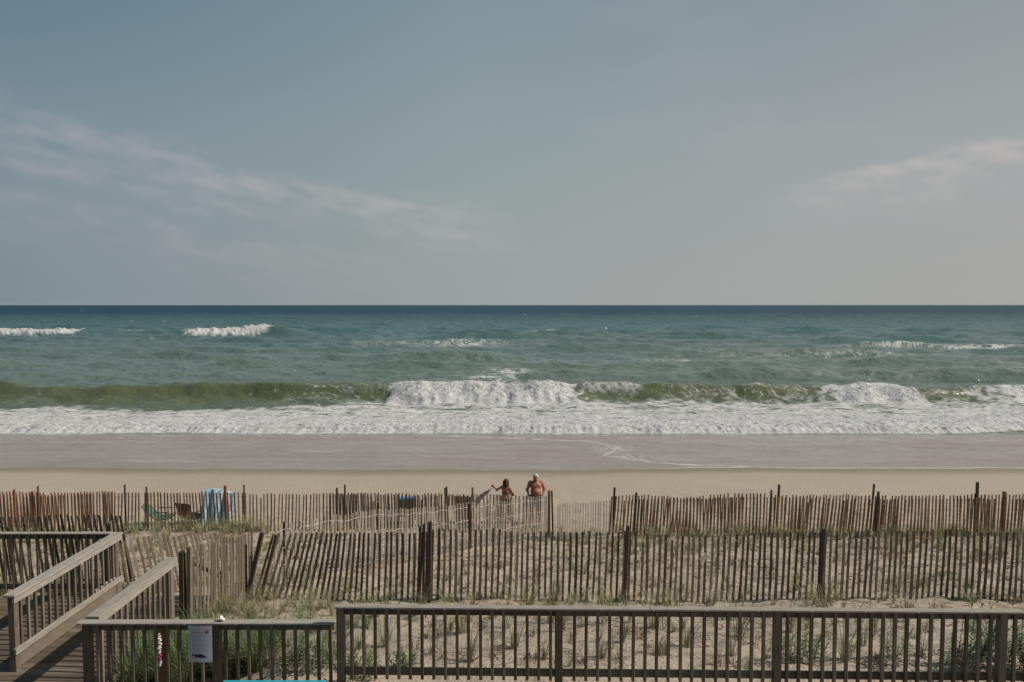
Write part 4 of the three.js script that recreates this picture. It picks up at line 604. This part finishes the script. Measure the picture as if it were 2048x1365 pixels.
function person(label, pos, turn, J, skin, o) {
  const t = thing('person', label, 'person', pos, turn), B = [];
  const leg = (s) => { B.push(bone(J.hip[s], J.knee[s], .088 * o.fat, .06), bone(J.knee[s], J.ankle[s], .058, .038), bone(J.ankle[s], [J.ankle[s][0] * 1.12, .03, J.ankle[s][2] + .13 * o.face], .038, .03), bone(J.ankle[s], [J.ankle[s][0], .035, J.ankle[s][2] - .04 * o.face], .036, .034)); };
  leg(0); leg(1);
  B.push(...o.torso); for (const s of [0, 1]) { B.push(bone(J.sh[s], J.el[s], .052 * o.arm, .041 * o.arm), bone(J.el[s], J.wr[s], .042 * o.arm, .028 * o.arm)); }
  B.push(bone(J.neck, J.head, .055, .05));
  const body = sdfMesh(blend(B, .05), [-.62, -.01, -.4], [.5, 1.8, .4], .015);
  const [hx, hy, hz] = J.head, f = o.face, hb = [ell([hx, hy + .02, hz - .012 * f], [.076, .105, .094]), ell([hx, hy - .05, hz + .025 * f], [.058, .07, .066]), bone([hx, hy + .015, hz + .085 * f], [hx, hy - .022, hz + .112 * f], .010, .015), ell([hx - .078, hy, hz], [.012, .03, .02]), ell([hx + .078, hy, hz], [.012, .03, .02]), ell([hx, hy - .07, hz + .085 * f], [.028, .01, .012]), bone([hx - .035, hy + .03, hz + .08 * f], [hx + .035, hy + .03, hz + .08 * f], .012, .012), bone(J.neck, [hx, hy - .04, hz - .02 * f], .052, .05)];
  const head = sdfMesh(blend(hb, .02), [hx - .12, hy - .2, hz - .15], [hx + .12, hy + .15, hz + .15], .007);
  const hands = [0, 1].map((s) => { const w = J.wr[s]; return sdfMesh(blend([...handBones(w, o.handDir[s], o.thumb[s], o.curl ?? .6), bone(J.el[s], w, .042 * o.arm, .028 * o.arm)], .008), [w[0] - .2, w[1] - .2, w[2] - .2], [w[0] + .2, w[1] + .2, w[2] + .2], .006); });
  part('body', mergeGeometries([body, head, ...hands]), skin, t);
  for (const s of [-1, 1]) part('eye', new THREE.SphereGeometry(.012, 8, 6), plain(.05, .035, .03, .3), t, [hx + s * .031, hy + .008, hz + .078 * f]);
  return { t, field: blend(B, .05) };
}
// woman seen from behind, holding a towel out to the left
{
  const J = { hip: [[-.085, .80, 0], [.085, .80, 0]], knee: [[-.09, .43, -.02], [.1, .43, -.02]], ankle: [[-.1, .07, .02], [.12, .07, .02]], sh: [[-.155, 1.26, 0], [.15, 1.25, -.02]], el: [[-.345, 1.13, -.03], [.245, 1.0, -.04]], wr: [[-.44, 1.2, -.06], [.11, .975, -.2]], neck: [0, 1.3, 0], head: [.005, 1.43, -.02] };
  const torso = [ell([0, .86, .01], [.165, .13, .125]), ell([0, 1.0, 0], [.135, .14, .098]), ell([0, 1.15, -.01], [.145, .15, .10]), bone([-.12, 1.245, 0], [.12, 1.245, 0], .058, .058), ell([-.075, 1.1, -.085], [.065, .06, .055]), ell([.075, 1.1, -.085], [.065, .06, .055]), bone([0, 1.25, 0], [0, 1.34, -.01], .055, .05), ell([-.07, .83, .06], [.08, .09, .075]), ell([.07, .83, .06], [.08, .09, .075])];
  const { t, field } = person('person in a black bikini seen from behind, holding out a patterned towel', [-.20, ground(-.2, 22.3) , -22.3], -.3, J, plain(.36, .165, .098, .6), { fat: .95, arm: .82, face: -1, torso, handDir: [[-.7, .3, -.3], [-.8, 0, -.4]], thumb: [[.2, .8, 0], [0, 1, 0]], curl: .9 });
  const clip = (lo, hi, extra, cell = .011) => sdfMesh((x, y, z) => Math.max(field(x, y, z) - extra, lo[1] - y, y - hi[1], lo[0] - x, x - hi[0]), [lo[0] - .03, lo[1] - .03, -.35], [hi[0] + .03, hi[1] + .03, .35], cell);
  const black = plain(.012, .012, .015, .7); part('bikini_top', clip([-.2, 1.065, 0], [.2, 1.098, 0], .008), black, t); part('bikini_bottom', clip([-.24, .735, 0], [.24, .87, 0], .009), black, t);
  const hair = sdfMesh((x, y, z) => blend([ell([.005, 1.455, -.005], [.098, .105, .112]), ell([0, 1.37, .035], [.092, .12, .075]), ell([.07, 1.36, .0], [.035, .10, .06]), ell([-.07, 1.36, .0], [.035, .10, .06])], .03)(x, y, z) + noise(x * 26, y * 8 + z * 14) * .012, [-.16, 1.2, -.16], [.17, 1.6, .16], .009);
  part('hair', hair, plain(.05, .02, .01, .8), t); t.scale.setScalar(.955);
}
{
  const tx = dataTex(128, 128, (u, v) => { const a = tnoise(u * 6, v * 10, 10), b = tnoise(u * 9 + 3, v * 14, 14); let c = [.86, .86, .88]; if (a > .2) c = [.35, .45, .62]; if (b > .26) c = [.68, .2, .35]; if (a < -.36) c = [.2, .2, .26]; return c; }, true);
  const t = thing('towel', 'white towel with blue and red pattern held out by the woman', 'towel', [-.69, 2.415, -22.24]);
  part('cloth', clothGeo(16, 30, (u, v) => { const w = .03 + .16 * v, f = .04 * Math.sin(u * 15) * (.3 + v); return [.05 - .62 * v + (u - .5) * w * .7, .05 - .42 * v - .14 * v * v + (u - .5) * w * -.9, f + .03 * Math.sin(v * 7)]; }), new THREE.MeshPhysicalMaterial({ map: tx, roughness: .95, side: THREE.DoubleSide, transmission: .45, thickness: 0 }), t);
}
// man facing us, looking down
{
  const J = { hip: [[-.105, .88, 0], [.105, .88, 0]], knee: [[-.12, .48, .03], [.12, .48, .03]], ankle: [[-.13, .07, 0], [.13, .07, 0]], sh: [[-.195, 1.40, 0], [.195, 1.40, 0]], el: [[-.275, 1.15, -.03], [.30, 1.15, -.05]], wr: [[-.235, .99, .12], [.225, 1.0, .06]], neck: [0, 1.46, .01], head: [0, 1.565, .06] };
  const torso = [ell([0, .95, 0], [.165, .14, .125]), ell([0, 1.1, .055], [.175, .16, .165]), ell([0, 1.28, .02], [.175, .17, .13]), bone([-.16, 1.385, 0], [.16, 1.385, 0], .07, .07), ell([-.08, 1.3, .085], [.085, .065, .05]), ell([.08, 1.3, .085], [.085, .065, .05]), bone([0, 1.38, 0], [0, 1.5, .03], .065, .058)];
  const { t, field } = person('person with white hair and bare chest, looking down, facing the railing', [.78, ground(.78, 22.3), -22.3], .1, J, plain(.27, .088, .045, .55), { fat: 1.05, arm: 1.0, face: 1, torso, handDir: [[.2, -1, .3], [-.6, -.6, .1]], thumb: [[.6, 0, .6], [0, .5, .8]], curl: .7 });
  const clip = (lo, hi, extra) => sdfMesh((x, y, z) => Math.max(field(x, y, z) - extra, lo - y, y - hi, Math.abs(x) - .24), [-.28, lo - .03, -.35], [.28, hi + .03, .35], .013);
  part('swim_shorts', clip(.56, .985, .018), plain(.02, .022, .03, .8), t);
  part('hair', sdfMesh((x, y, z) => Math.max(blend([ell([0, 1.605, .035], [.092, .095, .112]), ell([0, 1.545, -.02], [.084, .07, .06])], .02)(x, y, z) + noise(x * 30, y * 20 + z * 22) * .01, z - .125 + Math.max(0, 1.6 - y) * 1.4), [-.14, 1.42, -.14], [.14, 1.75, .2], .008), plain(.42, .41, .40, .7), t);
  part('wrist_watch', new THREE.TorusGeometry(.036, .010, 6, 18), plain(.75, .75, .74, .4), t, [-.24, 1.025, .095], [1.2, 0, .15]);
  const c = thing('cloth', 'grey cloth hanging from the right hand of the white haired person', 'cloth', [.5, 2.02, -22.16]);
  part('fabric', clothGeo(10, 14, (u, v) => [(u - .5) * (.06 + .1 * v) - .03 * v, .2 - .34 * v, .025 * Math.sin(u * 14) + .03]), plain(.16, .16, .18), c);
}
console.log('objects built');
renderer.render(scene, camera);
